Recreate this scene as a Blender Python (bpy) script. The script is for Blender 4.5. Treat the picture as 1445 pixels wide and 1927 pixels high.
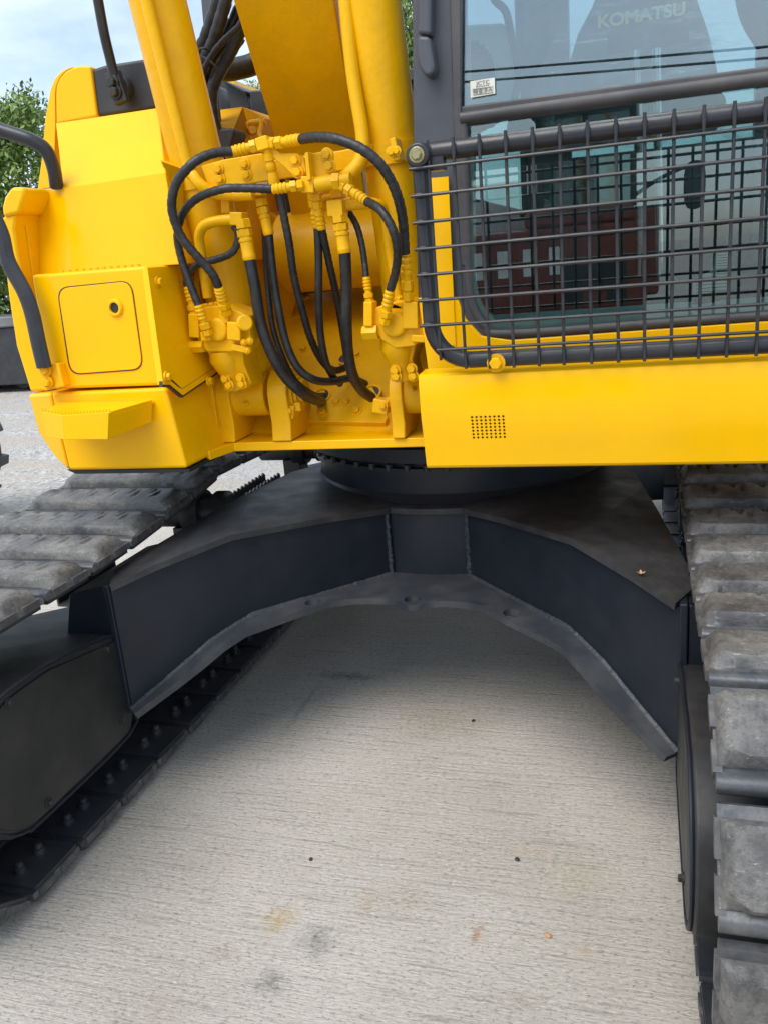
import bpy, bmesh, math, random
import numpy as np
from mathutils import Vector, Matrix, noise
rad = math.radians
rnd = random.Random(7)
for o in list(bpy.data.objects): bpy.data.objects.remove(o)
sc = bpy.context.scene
COL = sc.collection

# ------------------------------------------------------------------ camera, sky, sun, exposure
W0, H0, FPX = 1445.0, 1927.0, 1600.0
PITCH, ROLL, YAW = rad(16.34), rad(-4.99), rad(17.61)
CAM = Vector((0, 0, 1.6))
fwd = Vector((-math.sin(YAW)*math.cos(PITCH), math.cos(YAW)*math.cos(PITCH), -math.sin(PITCH)))
rt = Vector((math.cos(YAW), math.sin(YAW), 0))
upv = rt.cross(fwd)
r2 = rt*math.cos(ROLL) + upv*math.sin(ROLL)
u2 = -rt*math.sin(ROLL) + upv*math.cos(ROLL)
cam = bpy.data.cameras.new('camera')
camo = bpy.data.objects.new('camera', cam); COL.objects.link(camo)
cam.sensor_fit = 'VERTICAL'; cam.sensor_height = 24.0
cam.lens = 24.0*FPX/H0
cam.clip_start = 0.02; cam.clip_end = 2000
M = Matrix((r2, u2, -fwd)).transposed().to_4x4(); M.translation = CAM
camo.matrix_world = M
sc.camera = camo

SUN_EL, SUN_AZ = rad(58), rad(205)      # azimuth: clockwise from +Y
world = bpy.data.worlds.new('World'); sc.world = world; world.use_nodes = True
nt = world.node_tree; nt.nodes.clear()
out = nt.nodes.new('ShaderNodeOutputWorld'); bg = nt.nodes.new('ShaderNodeBackground')
sky = nt.nodes.new('ShaderNodeTexSky'); sky.sky_type = 'NISHITA'; sky.sun_disc = False
sky.sun_elevation = SUN_EL; sky.sun_rotation = SUN_AZ; sky.dust_density = 1.5
tc = nt.nodes.new('ShaderNodeTexCoord')
mp = nt.nodes.new('ShaderNodeMapping'); mp.inputs['Scale'].default_value = (1.0, 1.0, 2.2)
nz = nt.nodes.new('ShaderNodeTexNoise'); nz.inputs['Scale'].default_value = 2.6; nz.inputs['Detail'].default_value = 7; nz.inputs['Roughness'].default_value = .55
rp = nt.nodes.new('ShaderNodeValToRGB'); rp.color_ramp.elements[0].position = .36; rp.color_ramp.elements[1].position = .62
rp.color_ramp.elements[0].color = (.22, .22, .22, 1); rp.color_ramp.elements[1].color = (.97, .97, .97, 1)
mx = nt.nodes.new('ShaderNodeMix'); mx.data_type = 'RGBA'
mx.inputs[7].default_value = (6.0, 6.8, 7.8, 1)
nt.links.new(tc.outputs['Generated'], mp.inputs['Vector']); nt.links.new(mp.outputs[0], nz.inputs['Vector'])
nt.links.new(nz.outputs['Fac'], rp.inputs['Fac']); nt.links.new(rp.outputs['Color'], mx.inputs[0])
nt.links.new(sky.outputs['Color'], mx.inputs[6]); nt.links.new(mx.outputs[2], bg.inputs['Color'])
bg.inputs['Strength'].default_value = 0.1
nt.links.new(bg.outputs[0], out.inputs[0])
sun = bpy.data.lights.new('sun', 'SUN'); sun.energy = 1.4; sun.angle = rad(42); sun.color = (1, .96, .9)
suno = bpy.data.objects.new('sun', sun); COL.objects.link(suno)
sd = Vector((math.sin(SUN_AZ)*math.cos(SUN_EL), math.cos(SUN_AZ)*math.cos(SUN_EL), math.sin(SUN_EL)))
suno.rotation_euler = sd.to_track_quat('Z', 'Y').to_euler()
suno.location = (0, -5, 12)
vs = sc.view_settings
vs.view_transform = 'Standard'; vs.look = 'None'; vs.gamma = 1; vs.use_curve_mapping = False
vs.exposure = 1.05
sc.cycles.max_bounces = 8; sc.cycles.transparent_max_bounces = 16

# ------------------------------------------------------------------ measuring: a photo point on a known plane
def _ray(x, y):
    return r2*((x-W0/2)/FPX) + u2*(-(y-H0/2)/FPX) + fwd
def P(x, y, Y): d = _ray(x, y); return CAM + d*((Y-CAM.y)/d.y)
def PX(x, y, X): d = _ray(x, y); return CAM + d*((X-CAM.x)/d.x)
def PZ(x, y, Z): d = _ray(x, y); return CAM + d*((Z-CAM.z)/d.z)
def PS(pts): return [P(*p) for p in pts]                # (x, y, Y) triples
def PY(pts, Y): return [P(x, y, Y) for x, y in pts]

# ------------------------------------------------------------------ materials
def mat_base(name):
    m = bpy.data.materials.new(name); m.use_nodes = True
    n = m.node_tree; b = n.nodes['Principled BSDF']; return m, n, b
def N(n, t, **kw):
    x = n.nodes.new(t)
    for k, v in kw.items(): x.inputs[k].default_value = v
    return x
def ramp(n, src, stops):
    r = n.nodes.new('ShaderNodeValToRGB'); e = r.color_ramp.elements
    while len(e) < len(stops): e.new(.5)
    for k, (p, c) in zip(e, stops):
        k.position = p; k.color = (c, c, c, 1) if not hasattr(c, '__len__') else (*c, 1)
    n.links.new(src, r.inputs['Fac']); return r.outputs['Color']
def coords(n, scale=(1, 1, 1), kind='geo'):
    if kind == 'geo': src = n.nodes.new('ShaderNodeNewGeometry').outputs['Position']
    else: src = n.nodes.new('ShaderNodeTexCoord').outputs['Object']
    m = n.nodes.new('ShaderNodeMapping'); m.inputs['Scale'].default_value = scale
    n.links.new(src, m.inputs['Vector']); return m.outputs[0]
def noise_tex(n, vec, scale, detail=4, rough=.55):
    x = n.nodes.new('ShaderNodeTexNoise'); x.inputs['Scale'].default_value = scale
    x.inputs['Detail'].default_value = detail; x.inputs['Roughness'].default_value = rough
    n.links.new(vec, x.inputs['Vector']); return x.outputs['Fac']
def mix(n, fac, a, b):
    x = n.nodes.new('ShaderNodeMix'); x.data_type = 'RGBA'
    for s, v in ((0, fac), (6, a), (7, b)):
        if hasattr(v, 'is_output'): n.links.new(v, x.inputs[s])
        elif s == 0: x.inputs[0].default_value = v
        else: x.inputs[s].default_value = (*v, 1)
    return x.outputs[2]
def bump(n, b, h, strength=.2, dist=.01):
    x = n.nodes.new('ShaderNodeBump'); x.inputs['Strength'].default_value = strength; x.inputs['Distance'].default_value = dist
    n.links.new(h, x.inputs['Height']); n.links.new(x.outputs[0], b.inputs['Normal']); return x

def paint(name, col, rough=.35, dust=(.3, .27, .22), dust_amt=.0, scratch=0., coat=0., orange=.0, spec=.5, var=.12, dscale=6, metal=0):
    m, n, b = mat_base(name)
    v = coords(n)
    c1 = mix(n, ramp(n, noise_tex(n, v, 3.5, 5), [(.3, 0.), (.7, 1.)]), tuple(c*(1-var) for c in col), tuple(min(1, c*(1+var)) for c in col))
    if dust_amt > 0:
        f = ramp(n, noise_tex(n, v, dscale, 8, .65), [(.42, 0.), (.78, dust_amt)])
        c1 = mix(n, f, c1, dust)
    if scratch > 0:
        f = ramp(n, noise_tex(n, coords(n, (70, 12, 30)), 3, 6, .7), [(.66, 0.), (.74, scratch)])
        c1 = mix(n, f, c1, tuple(min(1, c*4+.12) for c in col))
    n.links.new(c1, b.inputs['Base Color'])
    rr = ramp(n, noise_tex(n, v, 9, 5), [(.3, max(.03, rough-.08)), (.7, rough+.1)])
    n.links.new(rr, b.inputs['Roughness'])
    b.inputs['Coat Weight'].default_value = coat; b.inputs['Coat Roughness'].default_value = .12
    b.inputs['Specular IOR Level'].default_value = spec; b.inputs['Metallic'].default_value = metal
    if orange > 0:
        bump(n, b, noise_tex(n, v, 55, 3), orange, .002)
    return m
YEL = paint('yellow_paint', (.92, .485, .0), .21, dust=(.5, .25, .02), dust_amt=.10, coat=.12, orange=.06, var=.03, spec=.22)
YELC = paint('yellow_cast', (.82, .43, .0), .36, spec=.25, dust=(.42, .22, .01), dust_amt=.35, orange=.5, var=.07, dscale=14)
NAVY = paint('dark_paint', (.0105, .0135, .021), .42, spec=.35, dust=(.12, .115, .11), dust_amt=.06, scratch=.05, orange=.16, var=.04)
NAVYD = paint('dark_paint_dusty', (.024, .024, .026), .46, spec=.35, dust=(.13, .128, .122), dust_amt=.22, scratch=.5, orange=.3, dscale=16)
OLIVE = paint('dull_olive_cover', (.012, .0145, .0145), .5, dust=(.2, .19, .15), dust_amt=.08, orange=.15)
WELD = paint('weld_bead', (.028, .034, .045), .42, spec=.4, dust_amt=.15, orange=1.0)
CABG = paint('cab_grey', (.060, .065, .080), .42, dust=(.2, .2, .2), dust_amt=.12, orange=.2)
TUBE = paint('guard_black', (.016, .018, .024), .33, dust=(.25, .2, .15), dust_amt=.10, scratch=.2, orange=.3)
RUB = paint('black_rubber', (.018, .018, .02), .55, dust=(.12, .11, .10), dust_amt=.35, orange=.2)
GASK = paint('window_gasket', (.05, .048, .052), .55, dust=(.2, .18, .16), dust_amt=.25, orange=.3)
DARK = paint('black_plastic', (.02, .021, .026), .45, dust_amt=.08)
SEATM = paint('seat_cloth', (.055, .06, .075), .85, dust_amt=.05)
PALE = paint('pale_interior', (.62, .66, .60), .6)
CHROME = paint('chrome', (.7, .72, .74), .18, metal=1)
BRASS = paint('worn_zinc_bolt', (.36, .32, .16), .35, dust=(.1, .08, .05), dust_amt=.4, metal=.6, dscale=40)
STEEL = paint('worn_steel', (.2, .2, .2), .45, dust=(.1, .08, .06), dust_amt=.4, metal=.5, dscale=20)
RED = paint('faded_red', (.20, .035, .022), .5, dust=(.3, .2, .15), dust_amt=.2)
WHITE = paint('white_paint', (.75, .75, .72), .5)
GREYP = paint('grey_print', (.12, .12, .13), .6)
LEAFC = paint('dry_leaf_brown', (.45, .25, .12), .7)
STICK = paint('sticker_gold', (.72, .70, .60), .3)
RING = paint('seat_lettering', (.66, .54, .24), .6)
BARK = paint('bark', (.12, .09, .065), .9, dust_amt=.2, orange=.8)

def sooty(name, base_m, c, r_, col):
    m = base_m.copy(); m.name = name; n = m.node_tree; b = n.nodes['Principled BSDF']
    src = b.inputs['Base Color'].links[0].from_socket
    geo = n.nodes.new('ShaderNodeNewGeometry').outputs['Position']
    sb = n.nodes.new('ShaderNodeVectorMath'); sb.operation = 'SUBTRACT'; sb.inputs[1].default_value = c; n.links.new(geo, sb.inputs[0])
    dv = n.nodes.new('ShaderNodeVectorMath'); dv.operation = 'DIVIDE'; dv.inputs[1].default_value = r_; n.links.new(sb.outputs[0], dv.inputs[0])
    ln = n.nodes.new('ShaderNodeVectorMath'); ln.operation = 'LENGTH'; n.links.new(dv.outputs[0], ln.inputs[0])
    ad = n.nodes.new('ShaderNodeMath'); ad.operation = 'MULTIPLY_ADD'; ad.inputs[1].default_value = 1.4
    n.links.new(noise_tex(n, coords(n, (60, 60, 18)), 1.5, 6, .7), ad.inputs[0]); n.links.new(ln.outputs['Value'], ad.inputs[2])
    f = ramp(n, ad.outputs[0], [(.75, .95), (1.0 if False else .999, .0)])
    n.links.new(mix(n, f, src, col), b.inputs['Base Color']); return m
def rubber_hose():
    m, n, b = mat_base('hose_rubber')
    v = coords(n)
    c = mix(n, ramp(n, noise_tex(n, v, 30, 5, .7), [(.45, 0.), (.8, .35)]), (.011, .012, .014), (.10, .095, .09))
    n.links.new(c, b.inputs['Base Color']); b.inputs['Roughness'].default_value = .45
    bump(n, b, noise_tex(n, v, 160, 3), .25, .002); return m
HOSE = rubber_hose()

def shoe_mat():
    m, n, b = mat_base('worn_track_shoe')
    v = coords(n, kind='obj')
    g = coords(n)
    big = ramp(n, noise_tex(n, g, 7, 8, .68), [(.35, 0.), (.68, 1.)])
    c = mix(n, big, (.038, .039, .043), (.205, .196, .178))
    fine = ramp(n, noise_tex(n, g, 60, 8, .75), [(.32, .25), (.5, 1.)])
    c = mix(n, fine, tuple([.04]*3), c)
    dk = ramp(n, noise_tex(n, g, 150, 5, .75), [(.35, .5), (.46, 0.)]); c = mix(n, dk, c, (.03, .03, .032))
    lt = ramp(n, noise_tex(n, coords(n, (30, 140, 90)), 1.2, 5, .7), [(.60, 0.), (.70, .6)]); c = mix(n, lt, c, (.42, .41, .39))
    cr = n.nodes.new('ShaderNodeTexVoronoi'); cr.feature = 'DISTANCE_TO_EDGE'; cr.inputs['Scale'].default_value = 9
    warp = n.nodes.new('ShaderNodeMixRGB'); warp.blend_type = 'ADD'; warp.inputs[0].default_value = .12
    nn = n.nodes.new('ShaderNodeTexNoise'); nn.inputs['Scale'].default_value = 14; nn.inputs['Detail'].default_value = 5
    n.links.new(g, nn.inputs['Vector']); n.links.new(g, warp.inputs[1]); n.links.new(nn.outputs['Color'], warp.inputs[2])
    n.links.new(warp.outputs[0], cr.inputs['Vector'])
    cf = ramp(n, cr.outputs['Distance'], [(0.0, .35), (.022, 0.)])
    br = ramp(n, noise_tex(n, g, 4, 4), [(.45, 0.), (.6, 1.)])
    mm = n.nodes.new('ShaderNodeMath'); mm.operation = 'MULTIPLY'; n.links.new(cf, mm.inputs[0]); n.links.new(br, mm.inputs[1])
    c = mix(n, mm.outputs[0], c, (.03, .028, .026))
    n.links.new(c, b.inputs['Base Color'])
    b.inputs['Roughness'].default_value = .5
    bump(n, b, noise_tex(n, g, 45, 8, .7), .55, .006)
    return m
SHOE = shoe_mat()
SHOEP = paint('shoe_plate_black', (.028, .031, .038), .36, dust=(.16, .15, .13), dust_amt=.3, scratch=.15, orange=.35)

def concrete():
    m, n, b = mat_base('broomed_concrete')
    v = coords(n)
    base = mix(n, ramp(n, noise_tex(n, v, 1.6, 6), [(.3, 0.), (.7, 1.)]), (.455, .418, .358), (.59, .55, .488))
    wv = n.nodes.new('ShaderNodeTexNoise'); wv.inputs['Scale'].default_value = 7; wv.inputs['Detail'].default_value = 4; n.links.new(v, wv.inputs['Vector'])
    wa = n.nodes.new('ShaderNodeMixRGB'); wa.blend_type = 'ADD'; wa.inputs[0].default_value = .012; n.links.new(v, wa.inputs[1]); n.links.new(wv.outputs['Color'], wa.inputs[2])
    ms = n.nodes.new('ShaderNodeMapping'); ms.inputs['Scale'].default_value = (4.0, 84, 1); ms.inputs['Rotation'].default_value = (0, 0, .05); n.links.new(wa.outputs[0], ms.inputs['Vector'])
    streak = noise_tex(n, ms.outputs[0], 1.0, 7, .68)
    base = mix(n, ramp(n, streak, [(.36, .55), (.47, 0.)]), base, (.25, .235, .205))
    fine = noise_tex(n, coords(n, (60, 130, 1)), 1.0, 6, .75)
    pit = noise_tex(n, coords(n, (26, 60, 1)), 1.0, 8, .8)
    base = mix(n, ramp(n, pit, [(.30, .55), (.42, 0.)]), base, (.23, .215, .19))
    base = mix(n, ramp(n, fine, [(.36, .85), (.46, 0.)]), base, (.20, .19, .175))
    base = mix(n, ramp(n, fine, [(.54, 0.), (.68, .8)]), base, (.74, .71, .66))
    # stains that stay where they are: rust, oil, grey cement patch
    geo = n.nodes.new('ShaderNodeNewGeometry').outputs['Position']
    GR = [ramp(n, fine, [(.40, 1.), (.62, .25)])]
    def stain(base, c, rx, ry, col, amt, wob=.5):
        sb = n.nodes.new('ShaderNodeVectorMath'); sb.operation = 'SUBTRACT'; sb.inputs[1].default_value = (c[0], c[1], 0)
        n.links.new(geo, sb.inputs[0])
        dv = n.nodes.new('ShaderNodeVectorMath'); dv.operation = 'DIVIDE'; dv.inputs[1].default_value = (rx, ry, 1)
        n.links.new(sb.outputs[0], dv.inputs[0])
        ln = n.nodes.new('ShaderNodeVectorMath'); ln.operation = 'LENGTH'; n.links.new(dv.outputs[0], ln.inputs[0])
        ad = n.nodes.new('ShaderNodeMath'); ad.operation = 'MULTIPLY_ADD'; ad.inputs[1].default_value = wob*2
        n.links.new(noise_tex(n, v, 22, 6, .7), ad.inputs[0]); n.links.new(ln.outputs['Value'], ad.inputs[2])
        f = ramp(n, ad.outputs[0], [(wob*1.0, amt), (wob+.85, 0.)])
        fm = n.nodes.new('ShaderNodeMath'); fm.operation = 'MULTIPLY'; n.links.new(f, fm.inputs[0]); n.links.new(GR[0], fm.inputs[1])
        return mix(n, fm.outputs[0], base, col)
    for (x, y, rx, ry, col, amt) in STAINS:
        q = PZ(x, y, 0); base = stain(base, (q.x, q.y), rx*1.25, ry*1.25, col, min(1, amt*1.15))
    agg = n.nodes.new('ShaderNodeTexVoronoi'); agg.inputs['Scale'].default_value = 60; n.links.new(v, agg.inputs['Vector'])
    base = mix(n, ramp(n, agg.outputs['Distance'], [(.07, .75), (.12, 0.)]), base, (.11, .10, .09))
    n.links.new(base, b.inputs['Base Color']); b.inputs['Roughness'].default_value = .85
    ad = n.nodes.new('ShaderNodeMath'); ad.operation = 'ADD'
    n.links.new(streak, ad.inputs[0]); n.links.new(fine, ad.inputs[1])
    bump(n, b, ad.outputs[0], .9, .008)
    return m
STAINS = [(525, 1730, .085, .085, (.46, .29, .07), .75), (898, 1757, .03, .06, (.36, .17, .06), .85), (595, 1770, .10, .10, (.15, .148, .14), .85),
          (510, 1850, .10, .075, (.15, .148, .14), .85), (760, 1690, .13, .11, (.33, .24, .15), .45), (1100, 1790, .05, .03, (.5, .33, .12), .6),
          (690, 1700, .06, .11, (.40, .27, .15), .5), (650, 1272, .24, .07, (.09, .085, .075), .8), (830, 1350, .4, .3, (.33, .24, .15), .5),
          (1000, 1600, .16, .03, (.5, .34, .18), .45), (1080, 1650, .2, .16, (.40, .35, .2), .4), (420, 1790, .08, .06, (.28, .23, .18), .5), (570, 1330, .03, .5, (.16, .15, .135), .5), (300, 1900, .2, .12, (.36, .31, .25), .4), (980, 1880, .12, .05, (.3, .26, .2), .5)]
CONC = concrete()
def gravel():
    m, n, b = mat_base('grey_gravel')
    v = coords(n)
    vo = n.nodes.new('ShaderNodeTexVoronoi'); vo.inputs['Scale'].default_value = 34; n.links.new(v, vo.inputs['Vector'])
    c = mix(n, ramp(n, vo.outputs['Color'], [(.1, 0.), (.9, 1.)]), (.20, .195, .19), (.60, .58, .55))
    c = mix(n, ramp(n, noise_tex(n, coords(n, (.35, 1.2, 1)), 1.4, 7, .65), [(.42, 0.), (.62, .8)]), c, (.40, .345, .275))
    c = mix(n, ramp(n, noise_tex(n, v, .35, 4), [(.4, 0.), (.6, .5)]), c, (.32, .31, .30))
    n.links.new(c, b.inputs['Base Color']); b.inputs['Roughness'].default_value = .9
    bump(n, b, vo.outputs['Distance'], .8, .02); return m
GRAV = gravel()
def glass(name, tint, k=1.0):
    m = bpy.data.materials.new(name); m.use_nodes = True; n = m.node_tree; n.nodes.clear()
    o = n.nodes.new('ShaderNodeOutputMaterial'); t = n.nodes.new('ShaderNodeBsdfTransparent'); g = n.nodes.new('ShaderNodeBsdfGlossy')
    t.inputs[0].default_value = (*tint, 1); g.inputs['Roughness'].default_value = .0; g.inputs[0].default_value = (.93, 1, 1, 1)
    f = n.nodes.new('ShaderNodeFresnel'); f.inputs['IOR'].default_value = 1.52
    mu = n.nodes.new('ShaderNodeMath'); mu.operation = 'MULTIPLY'; mu.inputs[1].default_value = k; mu.use_clamp = True
    s = n.nodes.new('ShaderNodeMixShader')
    n.links.new(f.outputs[0], mu.inputs[0]); n.links.new(mu.outputs[0], s.inputs[0]); n.links.new(t.outputs[0], s.inputs[1]); n.links.new(g.outputs[0], s.inputs[2])
    n.links.new(s.outputs[0], o.inputs[0]); return m
GLASS = glass('tinted_glass', (.62, .74, .72), 2.9)
GLASSU = glass('windshield_glass', (.66, .75, .76), 3.9)
GLASSC = glass('clear_glass', (.66, .76, .78), .12)
def film():
    m = bpy.data.materials.new('clear_plastic_film'); m.use_nodes = True; n = m.node_tree; n.nodes.clear()
    o = n.nodes.new('ShaderNodeOutputMaterial'); t = n.nodes.new('ShaderNodeBsdfTransparent'); g = n.nodes.new('ShaderNodeBsdfPrincipled')
    g.inputs['Base Color'].default_value = (.75, .9, .92, 1); g.inputs['Roughness'].default_value = .22
    v = coords(n, (5, 5, 34))
    f = ramp(n, noise_tex(n, v, 1.3, 6, .6), [(.50, .0), (.66, .45)])
    s = n.nodes.new('ShaderNodeMixShader'); n.links.new(f, s.inputs[0]); n.links.new(t.outputs[0], s.inputs[1]); n.links.new(g.outputs[0], s.inputs[2])
    n.links.new(s.outputs[0], o.inputs[0]); return m
FILM = film()
def leaves(name, a, bcol):
    m, n, b = mat_base(name)
    oi = n.nodes.new('ShaderNodeNewGeometry').outputs['Random Per Island']
    c = mix(n, oi, a, bcol)
    n.links.new(c, b.inputs['Base Color']); b.inputs['Roughness'].default_value = .55
    return m
LEAF = leaves('tree_leaves', (.05, .10, .014), (.20, .30, .05))
LEAFD = leaves('hedge_leaves', (.02, .045, .012), (.08, .13, .03))

# ------------------------------------------------------------------ mesh building
WORLD = {}
class MB:
    def __init__(s): s.v = []; s.f = []; s.mi = []
    def add(s, vs, fs, mi=0):
        k = len(s.v); s.v += [Vector(x) for x in vs]
        for q in fs: s.f.append([k+i for i in q]); s.mi.append(mi)
        return s
    def prism(s, front, d, mi=0):
        n = len(front); d = Vector(d); front = [Vector(p) for p in front]
        # orient: normal of front should point away from d
        nrm = Vector((0, 0, 0))
        for i in range(n): nrm += front[i].cross(front[(i+1) % n])
        if nrm.dot(d) > 0: front = front[::-1]
        vs = front + [p+d for p in front]
        fs = [list(range(n)), list(range(2*n-1, n-1, -1))] + [[i, n+i, n+(i+1) % n, (i+1) % n] for i in range(n)]
        return s.add(vs, fs, mi)
    def hexa(s, a, b, mi=0):      # two quads (front a, back b), same order
        return s.add(list(a)+list(b), [[0, 1, 2, 3], [7, 6, 5, 4], [0, 4, 5, 1], [1, 5, 6, 2], [2, 6, 7, 3], [3, 7, 4, 0]], mi)
    def box(s, c, size, R=None, mi=0):
        c = Vector(c); h = Vector(size)/2; R = R or Matrix.Identity(3)
        vs = [c + R @ Vector((x*h.x, y*h.y, z*h.z)) for x, y, z in ((-1,-1,-1),(1,-1,-1),(1,-1,1),(-1,-1,1),(-1,1,-1),(1,1,-1),(1,1,1),(-1,1,1))]
        return s.add(vs, [[0,1,2,3],[7,6,5,4],[0,4,5,1],[1,5,6,2],[2,6,7,3],[3,7,4,0]], mi)
    def lathe(s, p0, p1, prof, seg=20, mi=0, cap=True, phase=0):
        p0 = Vector(p0); p1 = Vector(p1); ax = (p1-p0); L = ax.length; ax.normalize()
        q = ax.to_track_quat('Z', 'Y').to_matrix()
        vs = []
        for t, r in prof:
            for i in range(seg):
                a = 2*math.pi*i/seg + phase
                vs.append(p0 + ax*t + q @ Vector((r*math.cos(a), r*math.sin(a), 0)))
        fs = []
        for k in range(len(prof)-1):
            for i in range(seg):
                j = (i+1) % seg
                fs.append([k*seg+i, k*seg+j, (k+1)*seg+j, (k+1)*seg+i])
        if cap:
            fs.append(list(range(seg-1, -1, -1))); fs.append([(len(prof)-1)*seg+i for i in range(seg)])
        return s.add(vs, fs, mi)
    def cyl(s, p0, p1, r, seg=24, mi=0):
        L = (Vector(p1)-Vector(p0)).length
        c = min(r*.12, L*.2, .004)
        return s.lathe(p0, p1, [(0, r-c), (c, r), (L-c, r), (L, r-c)], seg, mi)
    def tube(s, pts, r, seg=12, mi=0, cap=True, flat=1.0, fax=None):
        pts = [Vector(p) for p in pts]; n = len(pts)
        T = [(pts[min(i+1, n-1)]-pts[max(i-1, 0)]).normalized() for i in range(n)]
        u = Vector((0, 0, 1)) if abs(T[0].z) < .9 else Vector((1, 0, 0))
        u = (u - T[0]*u.dot(T[0])).normalized(); vs = []
        for i in range(n):
            u = (u - T[i]*u.dot(T[i])).normalized(); w = T[i].cross(u)
            ri = r(i) if callable(r) else r
            for k in range(seg):
                a = 2*math.pi*k/seg
                d = u*math.cos(a) + w*math.sin(a)
                p = d*ri
                if fax is not None: p = p - Vector(fax)*(p.dot(Vector(fax))*(1-flat))
                vs.append(pts[i] + p)
        fs = []
        for i in range(n-1):
            for k in range(seg):
                j = (k+1) % seg
                fs.append([i*seg+k, i*seg+j, (i+1)*seg+j, (i+1)*seg+k])
        if cap:
            fs.append(list(range(seg-1, -1, -1))); fs.append([(n-1)*seg+k for k in range(seg)])
        return s.add(vs, fs, mi)
    def mesh(s, name, mats, origin=Vector((0, 0, 0)), smooth=True, angle=38):
        me = bpy.data.meshes.new(name)
        me.from_pydata([tuple(p-origin) for p in s.v], [], s.f)
        for m in (mats if isinstance(mats, (list, tuple)) else [mats]): me.materials.append(m)
        for p, i in zip(me.polygons, s.mi): p.material_index = i
        bm = bmesh.new(); bm.from_mesh(me); bmesh.ops.recalc_face_normals(bm, faces=bm.faces); bm.to_mesh(me); bm.free()
        if smooth:
            me.polygons.foreach_set('use_smooth', [True]*len(me.polygons)); me.set_sharp_from_angle(angle=rad(angle))
        me.update(); return me
    def build(s, name, mats, parent=None, bevel=0, seg=2, smooth=True, angle=38, origin=None):
        a = np.array([tuple(p) for p in s.v]); 
        c = Vector(((a.min(0)+a.max(0))/2).tolist()) if origin is None else Vector(origin)
        o = bpy.data.objects.new(name, s.mesh(name, mats, c, smooth, angle)); COL.objects.link(o)
        place(o, c, parent)
        if bevel:
            b = o.modifiers.new('bevel', 'BEVEL'); b.width = bevel; b.segments = seg; b.limit_method = 'ANGLE'; b.angle_limit = rad(35); b.harden_normals = True
        return o
def place(o, wloc, parent):
    WORLD[o.name] = Vector(wloc)
    if parent is not None:
        o.parent = parent; o.location = Vector(wloc) - WORLD[parent.name]
    else: o.location = wloc
def empty(name, loc, parent=None):
    o = bpy.data.objects.new(name, None); COL.objects.link(o); o.empty_display_size = .2; place(o, Vector(loc), parent); return o
def tag(o, label=None, cat=None, group=None, kind=None):
    for k, v in (('label', label), ('category', cat), ('group', group), ('kind', kind)):
        if v: o[k] = v
    return o
def inst(name, me, loc, parent, rot=None):
    o = bpy.data.objects.new(name, me); COL.objects.link(o); place(o, loc, parent)
    if rot is not None: o.rotation_euler = rot.to_euler() if isinstance(rot, Matrix) else rot
    return o
def smoothpath(pts, step=.012):
    pts = [Vector(p) for p in pts]; q = [pts[0]*2-pts[1]] + pts + [pts[-1]*2-pts[-2]]; out = []
    for i in range(1, len(q)-2):
        a, b, c, d = q[i-1:i+3]; n = max(2, int((c-b).length/step))
        for k in range(n):
            t = k/n
            out.append(.5*((2*b)+(c-a)*t+(2*a-5*b+4*c-d)*t*t+(3*b-a-3*c+d)*t**3))
    out.append(pts[-1]); return out
def grid_sheet(mb, fn, nu, nv, mi=0):
    vs = [fn(i/nu, j/nv) for j in range(nv+1) for i in range(nu+1)]
    fs = [[j*(nu+1)+i, j*(nu+1)+i+1, (j+1)*(nu+1)+i+1, (j+1)*(nu+1)+i] for j in range(nv) for i in range(nu)]
    return mb.add(vs, fs, mi)
AX, AY, AZ = Vector((1, 0, 0)), Vector((0, 1, 0)), Vector((0, 0, 1))

# shared bolt: washer + hex head along -Y (faces the camera), unit radius .012
def bolt_mesh(name, mat, r=.012):
    b = MB()
    b.lathe((0, .002, 0), (0, -1, 0), [(0, r*1.45), (r*.3, r*1.45), (r*.36, r*1.35)], 16)
    b.lathe((0, 0, 0), (0, -1, 0), [(0, r), (r*.85, r), (r*1.02, r*.82)], 6)
    return b.mesh(name, mat, angle=30)
BOLT = bolt_mesh('bolt', YELC); BOLTD = bolt_mesh('bolt', OLIVE); BOLTZ = bolt_mesh('bolt', BRASS)
def bolt(loc, parent, r=.012, me=None, d=None):
    o = inst('bolt', me or BOLT, loc, parent)
    s = r/.012; o.scale = (s, s, s)
    q = Vector((0, -1, 0)).rotation_difference(Vector(d)) if d is not None else Vector((0, -1, 0)).rotation_difference(Vector((0, -1, 0)))
    o.rotation_euler = (q @ Matrix.Rotation(rnd.uniform(0, 1), 4, 'Y').to_quaternion()).to_euler()
    return o

# ================================================================== SETTING
g = MB(); g.add([(-400, -400, -.008), (400, -400, -.008), (400, 400, -.008), (-400, 400, -.008)], [[0, 1, 2, 3]])
tag(g.build('gravel_yard', GRAV, smooth=False), kind='structure')
g = MB(); g.prism([(-3.35, -6, 0), (9, -6, 0), (9, 5.6, 0), (-3.2, 5.6, 0)], (0, 0, -.15))
tag(g.build('concrete_pad', CONC, smooth=False), kind='structure')

# ================================================================== EXCAVATOR
XC = -.725
EX = empty('excavator', (XC, 3.4, 0))
tag(EX, 'yellow crawler excavator with dark undercarriage and mesh guarded cab, filling the photo', 'excavator')

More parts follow.
